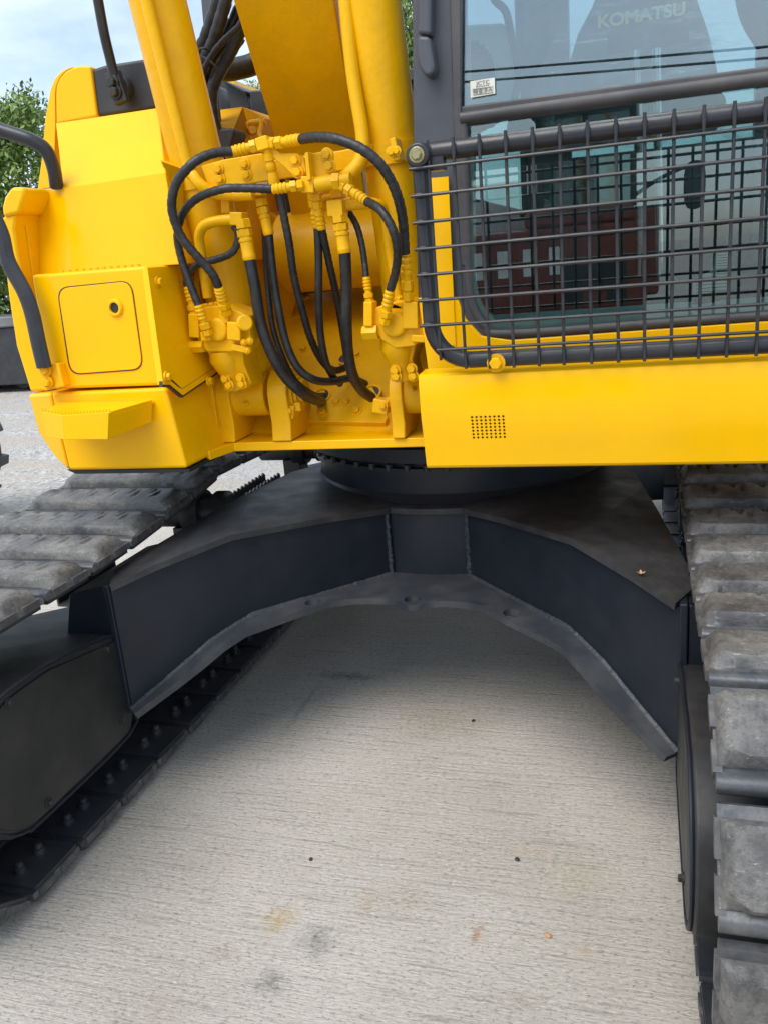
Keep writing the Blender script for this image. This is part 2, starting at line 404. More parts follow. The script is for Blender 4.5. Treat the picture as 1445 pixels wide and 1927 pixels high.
# ---------------- undercarriage: X frame
HUBY, HUBR = 3.31, .55
def legpt(side, t):            # web line from hub weld to gusset
    a, b = (Vector((-.143, 2.77, 0)), Vector((-.815, 2.055, 0)))
    p = a.lerp(b, t); return Vector((XC - side*(-p.x) if side > 0 else XC + p.x, p.y, 0)) if False else Vector((XC + side*(-p.x), p.y, 0))
def webtop(t): return np.interp(t, [0, .25, .6, .85, 1], [.745, .768, .786, .75, .72])
def webbot(t): return np.interp(t, [0, .55, .62, .71, .85, 1], [.507, .507, .487, .457, .385, .31])
ts = [0, .1, .2, .3, .4, .5, .56, .62, .7, .78, .86, .93, 1]
fr = empty('undercarriage_frame', (XC, HUBY, .6), EX)
for sd_ in (-1, 1):
    m = MB(); th = Vector((sd_*.012, .012, 0))
    vs = []
    for t in ts:
        p = legpt(sd_, t)
        vs += [p+AZ*webbot(t), p+AZ*webtop(t), p+th+AZ*webbot(t), p+th+AZ*webtop(t)]
    fs = []
    for i in range(len(ts)-1):
        a, b = 4*i, 4*i+4
        fs += [[a, b, b+1, a+1], [a+2, a+3, b+3, b+2], [a, a+2, b+2, b], [a+1, b+1, b+3, a+3]]
    n = 4*(len(ts)-1); fs += [[0, 1, 3, 2], [n, n+2, n+3, n+1]]
    m.add(vs, fs); m.build('leg_web', NAVY, fr)
    # weld bead hub/web and bottom
    w = MB(); p = legpt(sd_, 0)
    path = [p + Vector((0, -.003, z)) for z in np.linspace(.5, .75, 90)]
    path = [q + Vector((noise.noise(q*60)*.004, 0, 0)) for q in path]
    w.tube(path, lambda i: .0085+.0018*noise.noise(path[i]*110)+.0015*noise.noise(path[i]*45), 8)
    path = []
    for t in np.linspace(0, 1, 260):
        q = legpt(sd_, t); path.append(q + Vector((-sd_*.003, -.004, webbot(t)+.004)))
    pw = path; w.tube([q+Vector((0, 0, .002*noise.noise(q*45))) for q in pw], lambda i: .0125+.0022*noise.noise(pw[i]*130)+.0012*noise.noise(pw[i]*25), 8)
    w.build('weld_bead', WELD, fr)
    # gusset plate at the leg end, behind it the leg's mount on the track frame
    q = legpt(sd_, 1)
    m = MB(); m.box(q + Vector((sd_*.008, .2, .52)), (.02, .42, .43)); m.build('gusset_plate', NAVY, fr, bevel=.004)
    m = MB(); m.prism([q+Vector((sd_*.02, .0, .73)), q+Vector((sd_*.02, .0, .54)), q+Vector((sd_*.20, .0, .52)), q+Vector((sd_*.15, .0, .70))], (0, .45, 0)); m.build('leg_mount', NAVY, fr, bevel=.005)
# hub
m = MB(); m.lathe((XC, HUBY, .5), (XC, HUBY, 1), [(0, HUBR), (.26, HUBR)], 72); m.build('center_hub', NAVY, fr)
# bottom flange with the scalloped edge and three drain holes
def flange_outline():
    pts = []
    for t in [1, .93, .86, .78, .7, .62, .56]:
        p = legpt(-1, t); n = Vector((.72, -.69, 0)); pts.append((p + n*.085, webbot(t)))
    L = [(-1.10, 2.405), (-1.05, 2.44), (-.985, 2.50), (-.90, 2.525), (-.81, 2.525), (-.765, 2.495), (XC, 2.483), (-.69, 2.495), (-.65, 2.52), (-.56, 2.52), (-.49, 2.495), (-.44, 2.44), (-.385, 2.405)]
    return pts, L
m = MB()
inner = [(legpt(-1, t), webbot(t)) for t in [1, .93, .86, .78, .7, .62, .56, .45, .3, .15, 0]]
outer, L = flange_outline()
L = [Vector((x, y, 0)) for x, y in L]
def half(sd_):
    ins, outs = [], []
    for t in [1, .93, .86, .78, .7, .62, .56, .45, .3, .15, 0]:
        ins.append(legpt(sd_, t)+Vector((sd_*.03, .03, webbot(t))))
    for t in [1, .93, .86, .78, .7, .62]:
        p = legpt(sd_, t); w_ = .082 - .035*max(0, (t-.8)/.2)
        outs.append(p + Vector((-sd_*.72, -.69, 0))*w_ + AZ*(webbot(t)))
    sc_ = L[:7] if sd_ < 0 else L[:5:-1]
    outs += [Vector((p.x, p.y, .507)) for p in (sc_[1], sc_[2], sc_[3], sc_[4])] + [Vector((sc_[6].x, sc_[6].y, .507))]
    return ins, outs
poly_in, poly_out = [], []
iL, oL = half(-1); iR, oR = half(1)
ins = iL + [Vector((XC, 2.80, .507))] + iR[::-1]
outs = oL + oR[-2::-1]
def resamp(pts, n):
    d = [0]
    for a, b in zip(pts, pts[1:]): d.append(d[-1]+(b-a).length)
    res = []
    for s_ in np.linspace(0, d[-1], n):
        k = min(max(1, int(np.searchsorted(d, s_))), len(pts)-1); t = (s_-d[k-1])/max(1e-9, d[k]-d[k-1]); res.append(pts[k-1].lerp(pts[k], t))
    return res
n_ = 161
ctr = smoothpath(oL[5:] + oR[-2:4:-1], .02); outs_s = oL[:5] + ctr + oR[4::-1]; A = resamp(ins, n_); B = resamp(outs_s, n_)
NV = 8
def cellcut(i, j):    # three drain holes left open
    return False
vs, fs = [], []
for i in range(n_):
    for j in range(NV+1):
        vs.append(A[i].lerp(B[i], j/NV))
fs = [[i*(NV+1)+j, (i+1)*(NV+1)+j, (i+1)*(NV+1)+j+1, i*(NV+1)+j+1] for i in range(n_-1) for j in range(NV)]
m.add(vs, fs)
FLANGE = paint('flange_paint', (.030, .034, .042), .36, dust=(.2, .195, .185), dust_amt=.28, scratch=.3, orange=.2)
fl = m.build('bottom_flange', FLANGE, fr)
so = fl.modifiers.new('thick', 'SOLIDIFY'); so.thickness = .022; so.offset = 0
bv = fl.modifiers.new('bevel', 'BEVEL'); bv.width = .003; bv.segments = 2; bv.limit_method = 'ANGLE'
cut = MB()
for (hx, hy) in ((590, 1138), (777, 1133), (963, 1158)):
    c = PZ(hx, hy, .507); cut.lathe(c+Vector((0, 0, -.05)), c+Vector((0, 0, 1)), [(0, .029), (.1, .029)], 24)
cuto = cut.build('cutter', DARK); bl = fl.modifiers.new('holes', 'BOOLEAN'); bl.object = cuto; bl.operation = 'DIFFERENCE'; bl.solver = 'EXACT'
fl.modifiers.remove(bv)
cut_me = bpy.data.meshes.new_from_object(fl.evaluated_get(bpy.context.evaluated_depsgraph_get()))
fl.modifiers.clear(); fl.data = cut_me; cut_me.set_sharp_from_angle(angle=rad(35)); bpy.data.objects.remove(cuto)
# top plate: one polygon per half, following the web tops
m = MB()
tp = []
for sd_ in (-1, 1):
    row_f, row_b = [], []
    for t in [0, .12, .25, .4, .6, .75, .85, 1]:
        p = legpt(sd_, t); row_f.append(p + Vector((-sd_*.72, -.69, 0))*.018 + AZ*(webtop(t)+.010))
    e0 = Vector((XC+sd_*.86, 2.16, .735)); e1 = Vector((XC+sd_*.76, 2.75, .775)); e2 = Vector((XC+sd_*.66, 3.4, .775))
    bk = resamp([Vector((XC+sd_*.1, 3.2, .765)), Vector((XC+sd_*.4, 3.4, .775)), e2, e1, e0], 8)
    vs, nn = [], 8
    for a, b in zip(row_f, bk):
        for k in range(5): vs.append(a.lerp(b, k/4))
    m.add(vs, [[i*5+k, (i+1)*5+k, (i+1)*5+k+1, i*5+k+1] for i in range(nn-1) for k in range(4)])
p0 = legpt(-1, 0)+Vector((.013, -.0125, .755)); p1 = legpt(1, 0)+Vector((-.013, -.0125, .755))
vs = []
for i in range(9):
    x = -.143 + .286*i/8; yy = HUBY - math.sqrt(HUBR**2-x*x) - .012
    vs += [Vector((XC+x, yy, .755)), Vector((XC+x*.7, 3.2, .765))]
m.add(vs, [[2*i, 2*i+2, 2*i+3, 2*i+1] for i in range(8)])
# rear half, mirrored
base_v = list(m.v); base_f = [list(q) for q in m.f]
m.add([Vector((p.x, 2*3.4-p.y, p.z)) for p in base_v], [q[::-1] for q in base_f])
tpo = m.build('top_plate', NAVYD, fr, smooth=False)
so = tpo.modifiers.new('thick', 'SOLIDIFY'); so.thickness = .02; so.offset = 0
wd = tpo.modifiers.new('weld', 'WELD'); wd.merge_threshold = .002
m = MB(); m.lathe((XC, 3.4, .5), (XC, 3.4, 1), [(0, .5), (.25, .5)], 48); m.build('inner_hub', NAVY, fr)
# rear legs (seen through the gaps)
for sd_ in (-1, 1):
    m = MB(); a = Vector((XC+sd_*.3, 3.9, 0)); b = Vector((XC+sd_*.83, 4.7, 0)); d = (b-a)
    for q_ in (0,): m.hexa([a+AZ*.5, b+AZ*.3, b+AZ*.72, a+AZ*.755], [a+AZ*.5+Vector((sd_*.25, -.2, 0)), b+AZ*.3+Vector((sd_*.0, -.25, 0)), b+AZ*.72+Vector((0, -.25, 0)), a+AZ*.755+Vector((sd_*.25, -.2, 0))])
    m.build('rear_leg', NAVY, fr, bevel=.004)
# swing bearing
sb = MB()
sb.lathe((XC, 3.42, .765), (XC, 3.42, 2), [(0, .615), (.012, .60), (.03, .585), (.10, .585), (.10, .60), (.125, .60), (.125, .57), (.15, .57), (.15, .62), (.20, .62), (.20, .56), (.3, .56)], 96)
sbo = sb.build('swing_bearing', NAVY, EX)
for k in range(-9, 10):
    a = rad(-90 + k*7.0); c = Vector((XC+.597*math.cos(a), 3.42+.597*math.sin(a), .905))
    b = MB(); b.lathe(c, c+AZ*-1, [(0, .013), (.022, .013)], 6); b.build('bearing_bolt', NAVYD, sbo)

# ---------------- track frames, covers, rollers, shoes
R_ID, CZ, YF, YB = .372, .42, 1.60, 5.25
def track_frame(sd_):
    xin = XC + sd_*.845                     # inner edge of the shoes
    tf = empty('track_frame', (xin+sd_*.3, 3.4, .3), EX)
    o = MB()
    X0, X1 = XC+sd_*.985, XC+sd_*1.30
    prof = [(1.6, .2), (5.2, .2), (5.2, .36), (4.7, .44), (2.6, .44), (2.15, .56), (1.6, .58)]
    o.prism([(X0, y, z) for y, z in prof], (X1-X0, 0, 0)); o.build('frame_beam', NAVY, tf, bevel=.01)
    # rounded end housing with its inset cover
    Xc = XC+sd_*(.832 if sd_ < 0 else .819); out_ = []
    c, r = (1.60, .425), .205
    for k in range(13):
        a = rad(90+15*k); out_.append((c[0]+r*math.cos(a), c[1]+r*math.sin(a)))
    out_ += [(2.05, .225), (2.09, .30), (2.075, .565), (1.75, .628)]
    rim = MB(); rim.prism([(Xc, y, z) for y, z in out_], (sd_*.42, 0, 0)); rim.build('end_housing', NAVYD, tf, bevel=.008)
    cy, cz = 1.74, .42
    inn = [(cy+(y-cy)*.925, cz+(z-cz)*.90) for y, z in out_]
    cv = MB(); cv.prism([(Xc-sd_*.006, y, z) for y, z in inn], (sd_*.006, 0, 0)); cvo = cv.build('cover_plate', OLIVE, tf, bevel=.002)
    # raised lip round the cover
    lp = MB(); mid = [(cy+(y-cy)*.965, cz+(z-cz)*.952) for y, z in out_]
    path = smoothpath([Vector((Xc-sd_*.004, y, z)) for y, z in mid+[mid[0]]], .03)
    lp.tube(path, .005, 8); lp.build('cover_lip', NAVY, tf)
    for (y, z) in ((1.58, .60), (2.0, .548), (2.01, .30), (1.64, .262)) if sd_ < 0 else ((2.0, .548), (1.64, .262)):
        bolt((Xc-sd_*.008, y, z), tf, .010, BOLTD, (-sd_, 0, 0))
    # idler and sprocket wheels
    for y in (YF, YB):
        w = MB(); Xm = XC+sd_*1.145
        w.lathe((Xm-.09, y, CZ), (Xm+1, y, CZ), [(0, .08), (0, .27), (.03, .29), (.05, .315), (.13, .315), (.15, .29), (.18, .27), (.18, .08)], 40)
        w.build('drive_wheel' if y == YB else 'idler_wheel', DARK, tf)
    for y in (2.95, 4.1):
        w = MB(); Xm = XC+sd_*.845
        w.lathe((Xm, y, .70), (Xm+sd_, y, .70), [(0, .03), (.0, .065), (.015, .078), (.06, .078), (.07, .065), (.12, .065), (.12, .085), (.14, .095), (.19, .095), (.19, .07), (.38, .07)], 28)
        w.box((Xm+sd_*.2, y, .54), (.09, .12, .2)); w.build('carrier_roller', DARK, tf)
    for k in range(7):
        y = 2.0+k*.47; w = MB(); Xm = XC+sd_*1.0
        w.lathe((Xm, y, .17), (Xm+sd_, y, .17), [(0, .05), (.02, .095), (.09, .095), (.09, .075), (.2, .075), (.2, .095), (.27, .095)], 20); w.build('track_roller', DARK, tf)
    return tf
TFL = track_frame(-1); TFR = track_frame(1)
# small serrated steps outboard of the left track frame
for (a, b) in (((108, 1118), (218, 1058)), ((432, 932), (500, 896))):
    s_ = MB(); p, q = PX(*a, -2.2), PX(*b, -2.2); L_ = q.y-p.y; n = 10; zz = (p.z+q.z)/2
    pts = [Vector((-2.2, p.y, zz-.045)), Vector((-2.2, q.y, zz-.045))]
    top_ = []
    for k in range(n, -1, -1):
        top_ += [Vector((-2.2, p.y+L_*k/n, zz+.0)), Vector((-2.2, p.y+L_*(k-.5)/n, zz+.018))] if k > 0 else [Vector((-2.2, p.y, zz))]
    s_.prism(pts+top_, (-.008, 0, 0)); s_.prism([v + Vector((.1, 0, 0)) for v in pts+top_], (-.008, 0, 0))
    s_.box((-2.15, (p.y+q.y)/2, zz-.04), (.1, L_, .012)); s_.box((-2.08, (p.y+q.y)/2, zz-.05), (.16, .05, .02))
    s_.build('serrated_step', DARK, TFL)

# shoe meshes: profile along the travel direction (s) and outwards (h), extruded across the width
PITCH_S = .214
def shoe_mesh(seed):
    rs = random.Random(seed); m = MB()
    s0 = rs.uniform(0, 50)
    KS = PITCH_S/.2048
    prof = [(-.101, -.006), (-.102, .008), (-.098, .015), (-.088, .019), (-.078, .018), (-.070, .014), (-.066, .013), (-.064, .018), (-.063, .038), (-.057, .046),
            (-.02, .050), (.01, .051), (.04, .050), (.058, .048), (.068, .042), (.071, .030), (.072, .014), (.092, .011), (.093, -.006)]
    Wd = .60
    xs_ = [-.30, -.297, -.292, -.285, -.275, -.262, -.25] + list(np.linspace(-.24, .24, 64)) + [.25, .262, .275, .285, .292, .297, .30]
    NX = len(xs_)-1; vs = []
    for i in range(NX+1):
        x = xs_[i]; ed = .30-abs(x)
        for (s_, h) in prof:
            s_ = s_*KS
            q = Vector((x*6+s0, s_*11, s0))
            hh = h; ss = s_
            if h > .02:
                hh += .0035*noise.noise(q*1.1) + .003*noise.noise(q*3.3)
                fall = min(1, max(0, (ed-.005)/.022))
                hh = .016 + (hh-.016)*(fall**.4)
                cut = max(0, (.05-ed)/.05)
                if s_ < -.05: ss += .028*cut
                g_ = abs(((x + abs(s_-.01)*.8) / .085) % 1.0 - .5)
                if g_ < .08 and s_ > -.015: hh -= .008
                ss += .002*noise.noise(q*2.3)
            elif h > .012 and s_ < 0: hh += .0015*noise.noise(q*2)
            vs.append(Vector((x, ss, hh)))
    n = len(prof); fs = []; 
    for i in range(NX):
        for k in range(n-1):
            fs.append([i*n+k, (i+1)*n+k, (i+1)*n+k+1, i*n+k+1])
    m.add(vs, fs, 0)
    for f_i, f_ in enumerate(m.f):
        hs = [m.v[q_].z for q_ in f_]; ym = sum(m.v[q_].y for q_ in f_)/len(f_)
        if ym < -.064*KS or ym > .073*KS: m.mi[f_i] = 3
    # end caps and the flat inner face
    m.add([vs[k] for k in range(n)], [list(range(n))], 0); m.add([vs[NX*n+k] for k in range(n)], [list(range(n-1, -1, -1))], 0)
    m.add([vs[0], vs[n-1], vs[NX*n+n-1], vs[NX*n]], [[0, 1, 2, 3]], 1)
    # inner plate skin, overlap ridge and end lugs
    m.box((0, -.008, -.010), (Wd-.004, .180, .014), None, 1)
    m.box((0, -.094, -.012), (Wd-.01, .014, .012), None, 1)
    for sx in (-1, 1):
        for (sy, ly) in ((-.048, .062), (.042, .066)):
            m.box((sx*(Wd/2-.003), sy, .006), (.016, ly, .022), None, 2)
    me = m.mesh('track_shoe', [SHOE, SHOEP, LUG, LIP], angle=42); return me
LUG = paint('worn_lug', (.06, .06, .062), .45, dust=(.24, .22, .20), dust_amt=.5, orange=.5, dscale=25)
LIP = paint('steel_shoe_lip', (.06, .064, .072), .38, dust=(.26, .24, .21), dust_amt=.45, orange=.5, dscale=22, metal=.3)
SHOES = [shoe_mesh(k) for k in range(5)]
sbm = MB()
sbm.lathe((0, 0, 0), (0, 0, 1), [(0, .022), (.004, .022), (.004, .0165), (.02, .0155), (.021, .011), (.034, .010), (.036, .006)], 12)
SHOEBOLT = sbm.mesh('shoe_bolt', SHOEP)
def track_pos(d, rise=0):      # distance along the loop -> (y, z, tangent angle) ; d=0 at bottom front, going back
    Ls = YB-YF; La = math.pi*R_ID; tot = 2*Ls+2*La; d %= tot
    if d < Ls: return YF+d, CZ-R_ID, (1, 0), (0, -1)
    d -= Ls
    if d < La: a = -math.pi/2 + d/R_ID; return YB+R_ID*math.cos(a), CZ+R_ID*math.sin(a), (-math.sin(a), math.cos(a)), (math.cos(a), math.sin(a))
    d -= La
    if d < Ls:
        y = YB-d; t = d/Ls
        def sg(y): return rise*max(0, min(1, (y-YF)/1.3)) - .03*math.sin(math.pi*max(0, min(1, (y-YF)/1.35))) - .012*math.sin(math.pi*max(0, min(1, (y-2.95)/1.15))) - .012*math.sin(math.pi*max(0, min(1, (y-4.1)/1.2)))
        z = CZ+R_ID+sg(y); dz = (sg(y-.05)-sg(y+.05))/-.1
        n = Vector((0, -dz, 1)).normalized(); return y, z, (-n.z, n.y), (n.y, n.z)
    d -= Ls
    a = math.pi/2 + d/R_ID; return YF+R_ID*math.cos(a), CZ+R_ID*math.sin(a), (-math.sin(a), math.cos(a)), (math.cos(a), math.sin(a))
TOT = 2*(YB-YF)+2*math.pi*R_ID
NS = round(TOT/PITCH_S)
for sd_, off in ((-1, .02), (1, .085)):
    Xm = XC+sd_*((.835 if sd_ < 0 else .845)+.30); RISE = .085 if sd_ < 0 else .02
    ch = MB()
    pth = []
    for k in range(97):
        y, z, t, n = track_pos(TOT*k/96, RISE); pth.append(Vector((0, y-n[0]*.055, z-n[1]*.055)))
    for dx in (-.07, .07): ch.tube([p+Vector((Xm+dx, 0, 0)) for p in pth], .03, 6, cap=False)
    tr = ch.build('track', DARK, EX)
    tr['label'] = 'worn rubber padded crawler track ' + ('on the left' if sd_ < 0 else 'nearest the camera on the right')
    for k in range(NS):
        y, z, t, n = track_pos(TOT*k/NS + off, RISE)
        T = Vector((0, t[0], t[1])); Nn = Vector((0, n[0], n[1]))
        Tm = -T if True else T          # lip faces the front on the upper run
        Xv = Tm.cross(Nn)
        jit = rnd.uniform(-.004, .004)
        Rm = Matrix((Xv, Tm if False else -(-Tm), Nn)).transposed()
        # local y (profile s, lip at -y) must look forward on the top run: s axis = direction of +T reversed
        sy = -T; sx = sy.cross(Nn); Rm = Matrix((sx, sy, Nn)).transposed() @ Matrix.Rotation(rnd.uniform(-.02, .02), 3, 'X')
        inst('track_shoe', SHOES[rnd.randrange(5)], Vector((Xm, y, z))+Nn*jit*.3, tr, Rm)
        if n[1] < -.9 and y < 4.2 and sd_ < 0 or (sd_ > 0 and n[1] < -.9 and y > 4.3):
            for dy in (-.035, .045):
                inst('shoe_bolt', SHOEBOLT, Vector((Xm-sd_*.215, y+dy, z+.016)), tr)

# ---------------- upper structure: frame deck
dk = MB(); dk.prism([(-1.345, 2.40, 1.035), (-1.33, 2.40, 1.035), (-1.30, 2.52, 1.035), (.62, 2.545, 1.035), (.62, 5.4, 1.035), (-1.345, 5.4, 1.035)][::-1], (0, 0, .03))
dko = dk.build('deck_plate', YEL, EX, bevel=.004)
m = MB()
sl = [(812, 2.66), (640, 2.98), (528, 3.25)]
def slope(px, py):
    Y = np.interp(-py, [-812, -640, -528], [2.66, 2.98, 3.25]); return P(px, py, float(Y))
rows = [[slope(px, py) for px in (412, 560, 690, 830)] for py in (826, 812, 730, 640, 580, 528)]
vs = [v for r_ in rows for v in r_]
m.add(vs, [[i*4+k, i*4+k+1, (i+1)*4+k+1, (i+1)*4+k] for i in range(5) for k in range(3)])
fpl = m.build('frame_front_plate', YELC, EX); so = fpl.modifiers.new('thick', 'SOLIDIFY'); so.thickness = .003; so.offset = 0
nsl = (slope(640, 700)-slope(640, 780)).cross(AX).normalized()
if nsl.y > 0: nsl = -nsl
m = MB()
mpts = [(553, 800), (553, 785), (566, 762), (592, 733), (620, 722), (690, 722), (708, 735), (722, 775), (733, 792), (728, 803)]
m.prism([slope(*p)+nsl*.022 for p in mpts], -nsl*.024)
mp_ = m.build('hose_entry_plate', YELC, EX, bevel=.003)
for q in ((571, 780), (611, 784), (674, 782), (637, 765), (655, 765)): bolt(slope(*q)+nsl*.0225, mp_, .0135, d=nsl)
bolt(slope(572, 658)+nsl*.002, fpl, .012, d=nsl); bolt(slope(672, 668)+nsl*.002, fpl, .010, d=nsl)
for (hx, hy, r_) in ((609, 753, .034), (703, 747, .034), (652, 684, .026)):
    h = MB(); c = slope(hx, hy)+nsl*.019
    h.lathe(c, c+nsl, [(0, r_), (.008, r_), (.008, r_*.8), (.002, r_*.78)], 24, 0); h.lathe(c+nsl*.001, c+nsl*2, [(0, r_*.8), (.002, r_*.8)], 24, 1)
    h.build('hose_grommet', [YELC, DARK], mp_)
# weld lines on the plate behind (slots)
for (hx, hy) in ((568, 566), (558, 600)):
    h = MB(); c = slope(hx, hy)+nsl*.004; h.tube(smoothpath([c+Vector((-.035, 0, -.012)), c, c+Vector((.035, 0, .01))]), .008, 8); h.build('lifting_lug', YELC, fpl)

# cylinder brackets
def bracket(x0, x1, Yc=2.60, zc=None, flare=.07):
    zc = zc if zc is not None else P(465, 742, Yc).z
    m = MB(); pts = []
    for k in range(13):
        a = rad(-10+200*k/12); pts.append((Yc+.085*math.cos(a), zc+.085*math.sin(a)))
    pts += [(Yc-.082, zc-.03), (Yc-.075, zc-.09), (Yc-.085, 1.066), (Yc+.16, 1.066), (Yc+.12, zc-.06)]
    X0 = P(x0, 745, Yc-.08).x; X1 = P(x1, 745, Yc-.08).x
    m.prism([(X0, y, z) for y, z in pts], (X1-X0, 0, 0)); return m.build('cylinder_bracket', YELC, EX, bevel=.006)
bracket(402, 432); bracket(503, 540); bracket(732, 757, zc=P(783, 735, 2.6).z)
zL = P(465, 742, 2.60).z; zR = P(783, 735, 2.60).z
XL0, XL1 = P(434, 745, 2.55).x, P(500, 745, 2.55).x
XR0, XR1 = P(759, 745, 2.55).x, P(815, 745, 2.55).x
# boom cylinders
def cylinder(foot, top, X0, X1, zc):
    a = Vector(foot); b = Vector(top); ax = (b-a).normalized(); b2 = a+ax*3.2
    m = MB(); m.lathe(a+ax*.06, b2, [(0, .03), (0, .060), (.03, .079), (.05, .08), (2.8, .08), (2.8, .05), (3.2, .05)], 40)
    m.cyl((X0, a.y, zc), (X1, a.y, zc), .072, 36)
    o = m.build('boom_cylinder', YELC, EX, angle=30); return o, ax
footL = Vector(((XL0+XL1)/2, 2.60, zL)); footR = Vector(((XR0+XR1)/2, 2.60, zR))
cylL, axL = cylinder(footL, P(297, 0, 2.44), XL0, XL1, zL)
cylR, axR = cylinder(footR, P(699, 0, 2.50), XR0, XR1, zR)
m = MB(); X1b = P(540, 745, 2.52).x
m.lathe((X1b, 2.60, zL), (5, 2.60, zL), [(0, .064), (.01, .066), (.01, .054), (.02, .054), (.02, .045), (.034, .042)], 32); m.build('pin_flange', YELC, EX)
for (bx, by) in ((545, 772), (719, 763)):
    m = MB(); c = P(bx, by, 2.56); m.box(c, (.05, .05, .045), Matrix.Rotation(.2, 3, 'Y')); m.box(c+Vector((.032, .0, .012)), (.028, .03, .03))
    o = m.build('pin_lock', YELC, EX, bevel=.004); bolt(c+Vector((.012, -.027, .004)), o, .010)
# small grease nipples
for c in ((P(462, 760, 2.52)), (P(776, 732, 2.52))):
    m = MB(); m.lathe(c+AY*.012, c-AY, [(0, .009), (.01, .009), (.014, .005), (.022, .004)], 10); m.build('grease_nipple', YELC, EX)

# ---------------- boom
bA = [P(418, -70, 2.42), P(617, -70, 2.42), P(672, 262, 2.80), P(518, 262, 2.80)]
bd = Vector((0, .55, .25))
m = MB(); m.hexa(bA, [p+bd for p in bA])
b2_ = [P(520, 255, 2.80), P(672, 255, 2.80), P(700, 470, 3.05), P(560, 470, 3.05)]
m.hexa(b2_, [p+AY*.5 for p in b2_])
boom = m.build('boom', YELC, EX, bevel=.006)
m = MB()
c0, c1 = P(536, 478, 3.02), P(752, 470, 3.02); c1.z = c0.z; c1.y = c0.y
m.lathe(c0, c1, [(0, .105), (0, .128), (.012, .14), ((c1-c0).length-.01, .14), ((c1-c0).length, .13)], 48); m.build('boom_foot', YELC, EX)
m = MB(); p_ = [P(470, 400, 3.0), P(545, 400, 3.0), P(560, 640, 3.0), P(500, 700, 3.0)]
m.prism(PY([(505, 395), (545, 430), (562, 540), (548, 600), (480, 690), (470, 560)], 3.08), (0, .25, 0)); m.build('boom_bracket', YELC, EX, bevel=.006)
m = MB(); m.prism(PY([(520, 540), (730, 515), (730, 535), (520, 560)], 3.12), (0, .05, 0)); m.build('cross_rail', CABG, EX, bevel=.004)
m = MB(); m.prism(PY([(505, 340), (560, 330), (572, 410), (556, 470), (515, 440)], 3.2), (0, .02, 0)); m.build('boom_shade_sheet', DARK, EX)  # dark sheet standing in for the shade in the recess by the boom foot

# side walls of the centre bay
m = MB(); m.prism([(-1.36, 2.50, 1.065), (-1.36, 3.4, 1.065), (-1.36, 3.4, 1.9), (-1.36, 2.62, 1.9), (-1.36, 2.5, 1.55)], (.02, 0, 0)); m.build('bay_side_wall', YELC, EX, bevel=.003)

# ---------------- left body: skirt box, tool box, tank, shrouds
YB0 = 2.25
m = MB()
fr_ = [(95, 739), (312, 729), (352, 882), (130, 886)]
m.prism(PY(fr_, YB0), (0, .9, 0))
SOOT = sooty('sooty_yellow', YEL, tuple(P(362, 858, 2.33)), (.05, .10, .075), (.05, .025, .012))
sk = m.build('skirt_box', SOOT, EX, bevel=.012, seg=3)
m = MB()
a_ = [P(52, 742, YB0+.05), P(94, 739, YB0), P(129, 886, YB0), P(105, 862, YB0+.03), P(72, 815, YB0+.05)]
m.prism(a_, (0, .9, 0)); m.build('skirt_corner', YEL, EX, bevel=.012, seg=3)
m = MB(); m.prism([v+Vector((0, .02, -.012)) for v in PY([(118, 880), (350, 878), (350, 885), (135, 888)], YB0)], (0, .8, 0)); m.build('skirt_underside', DARK, EX)
# rust worn corner
m = MB(); c = P(362, 865, 2.36)
m.lathe(c+Vector((-.02, -.0, -.015)), c+Vector((1, .1, .2)), [(0, .014), (.02, .018), (.03, .01)], 9); m.build('worn_corner', BRASS, sk)
# step
m = MB()
st_f = [P(78, 775, 2.10), P(118, 782, 2.06), P(205, 776, 2.06), P(288, 752, 2.24)]
st_b = [P(88, 822, 2.10), P(122, 827, 2.06), P(203, 827, 2.06), P(286, 795, 2.24)]
n_ = 4
for i in range(3):
    a, b, c_, d = st_f[i], st_f[i+1], st_b[i+1], st_b[i]
    nn = (b-a).cross(d-a).normalized(); nn = nn if nn.y > 0 else -nn
    m.hexa([a, b, c_, d], [a+nn*.008, b+nn*.008, c_+nn*.008, d+nn*.008])
m.prism([p+Vector((0, .012, -.006)) for p in (st_f[0], st_f[1], st_f[2], st_f[3])]+[P(110, 756, 2.245)], (0, 0, -.008))
for i in range(22):
    t = i/21
    p = st_f[0].lerp(st_f[1], t*3.2) if t*3.2 < 1 else st_f[1].lerp(st_f[2], (t-1/3.2)/(1-1/3.2))
    m.prism([p+Vector((-.006, .002, -.004)), p+Vector((.006, .002, -.004)), p+Vector((0, .002, .009))], (0, .006, 0))
m.build('step', YEL, EX, bevel=.0015)
# tool box
m = MB()
m.prism(PY([(58, 517), (275, 500), (305, 726), (97, 733)], YB0), (0, 1.0, 0))
tb = m.build('tool_box', YEL, EX, bevel=.012, seg=3)
m = MB()    # right face panel of the tool box, stepped lower edge
Xs = P(276, 500, YB0).x; 
def side(px, py): return PX(px, py, float(np.interp(py, [500, 745], [P(276, 500, YB0).x+.004, -1.314])))
sp = [side(278, 503), side(338, 499), side(358, 560), side(410, 700), side(346, 744), side(321, 724), side(308, 724)]
g_ = MB(); gp = [sp[4]+Vector((-.002, -.004, -.006)), sp[5]+Vector((-.002, -.002, -.007)), sp[6]+Vector((-.002, -.004, -.006)), sp[6]+Vector((-.002, 0, .01)), sp[5]+Vector((-.002, .01, .02)), sp[4]+Vector((-.002, 0, .02)), sp[3]+Vector((-.002, 0, .02)), sp[3]+Vector((-.002, .006, -.006))]; g_.prism(gp, (-.01, 0, 0)); g_.build('panel_gap', DARK, tb)
m.prism(sp, (-.02, 0, 0)); sp_o = m.build('side_panel', YEL, EX, bevel=.002)
for q in ((296, 531), (313, 709), (392, 717)): bolt(side(*q)+AX*.004, sp_o, .012, d=(1, -.0, 0))
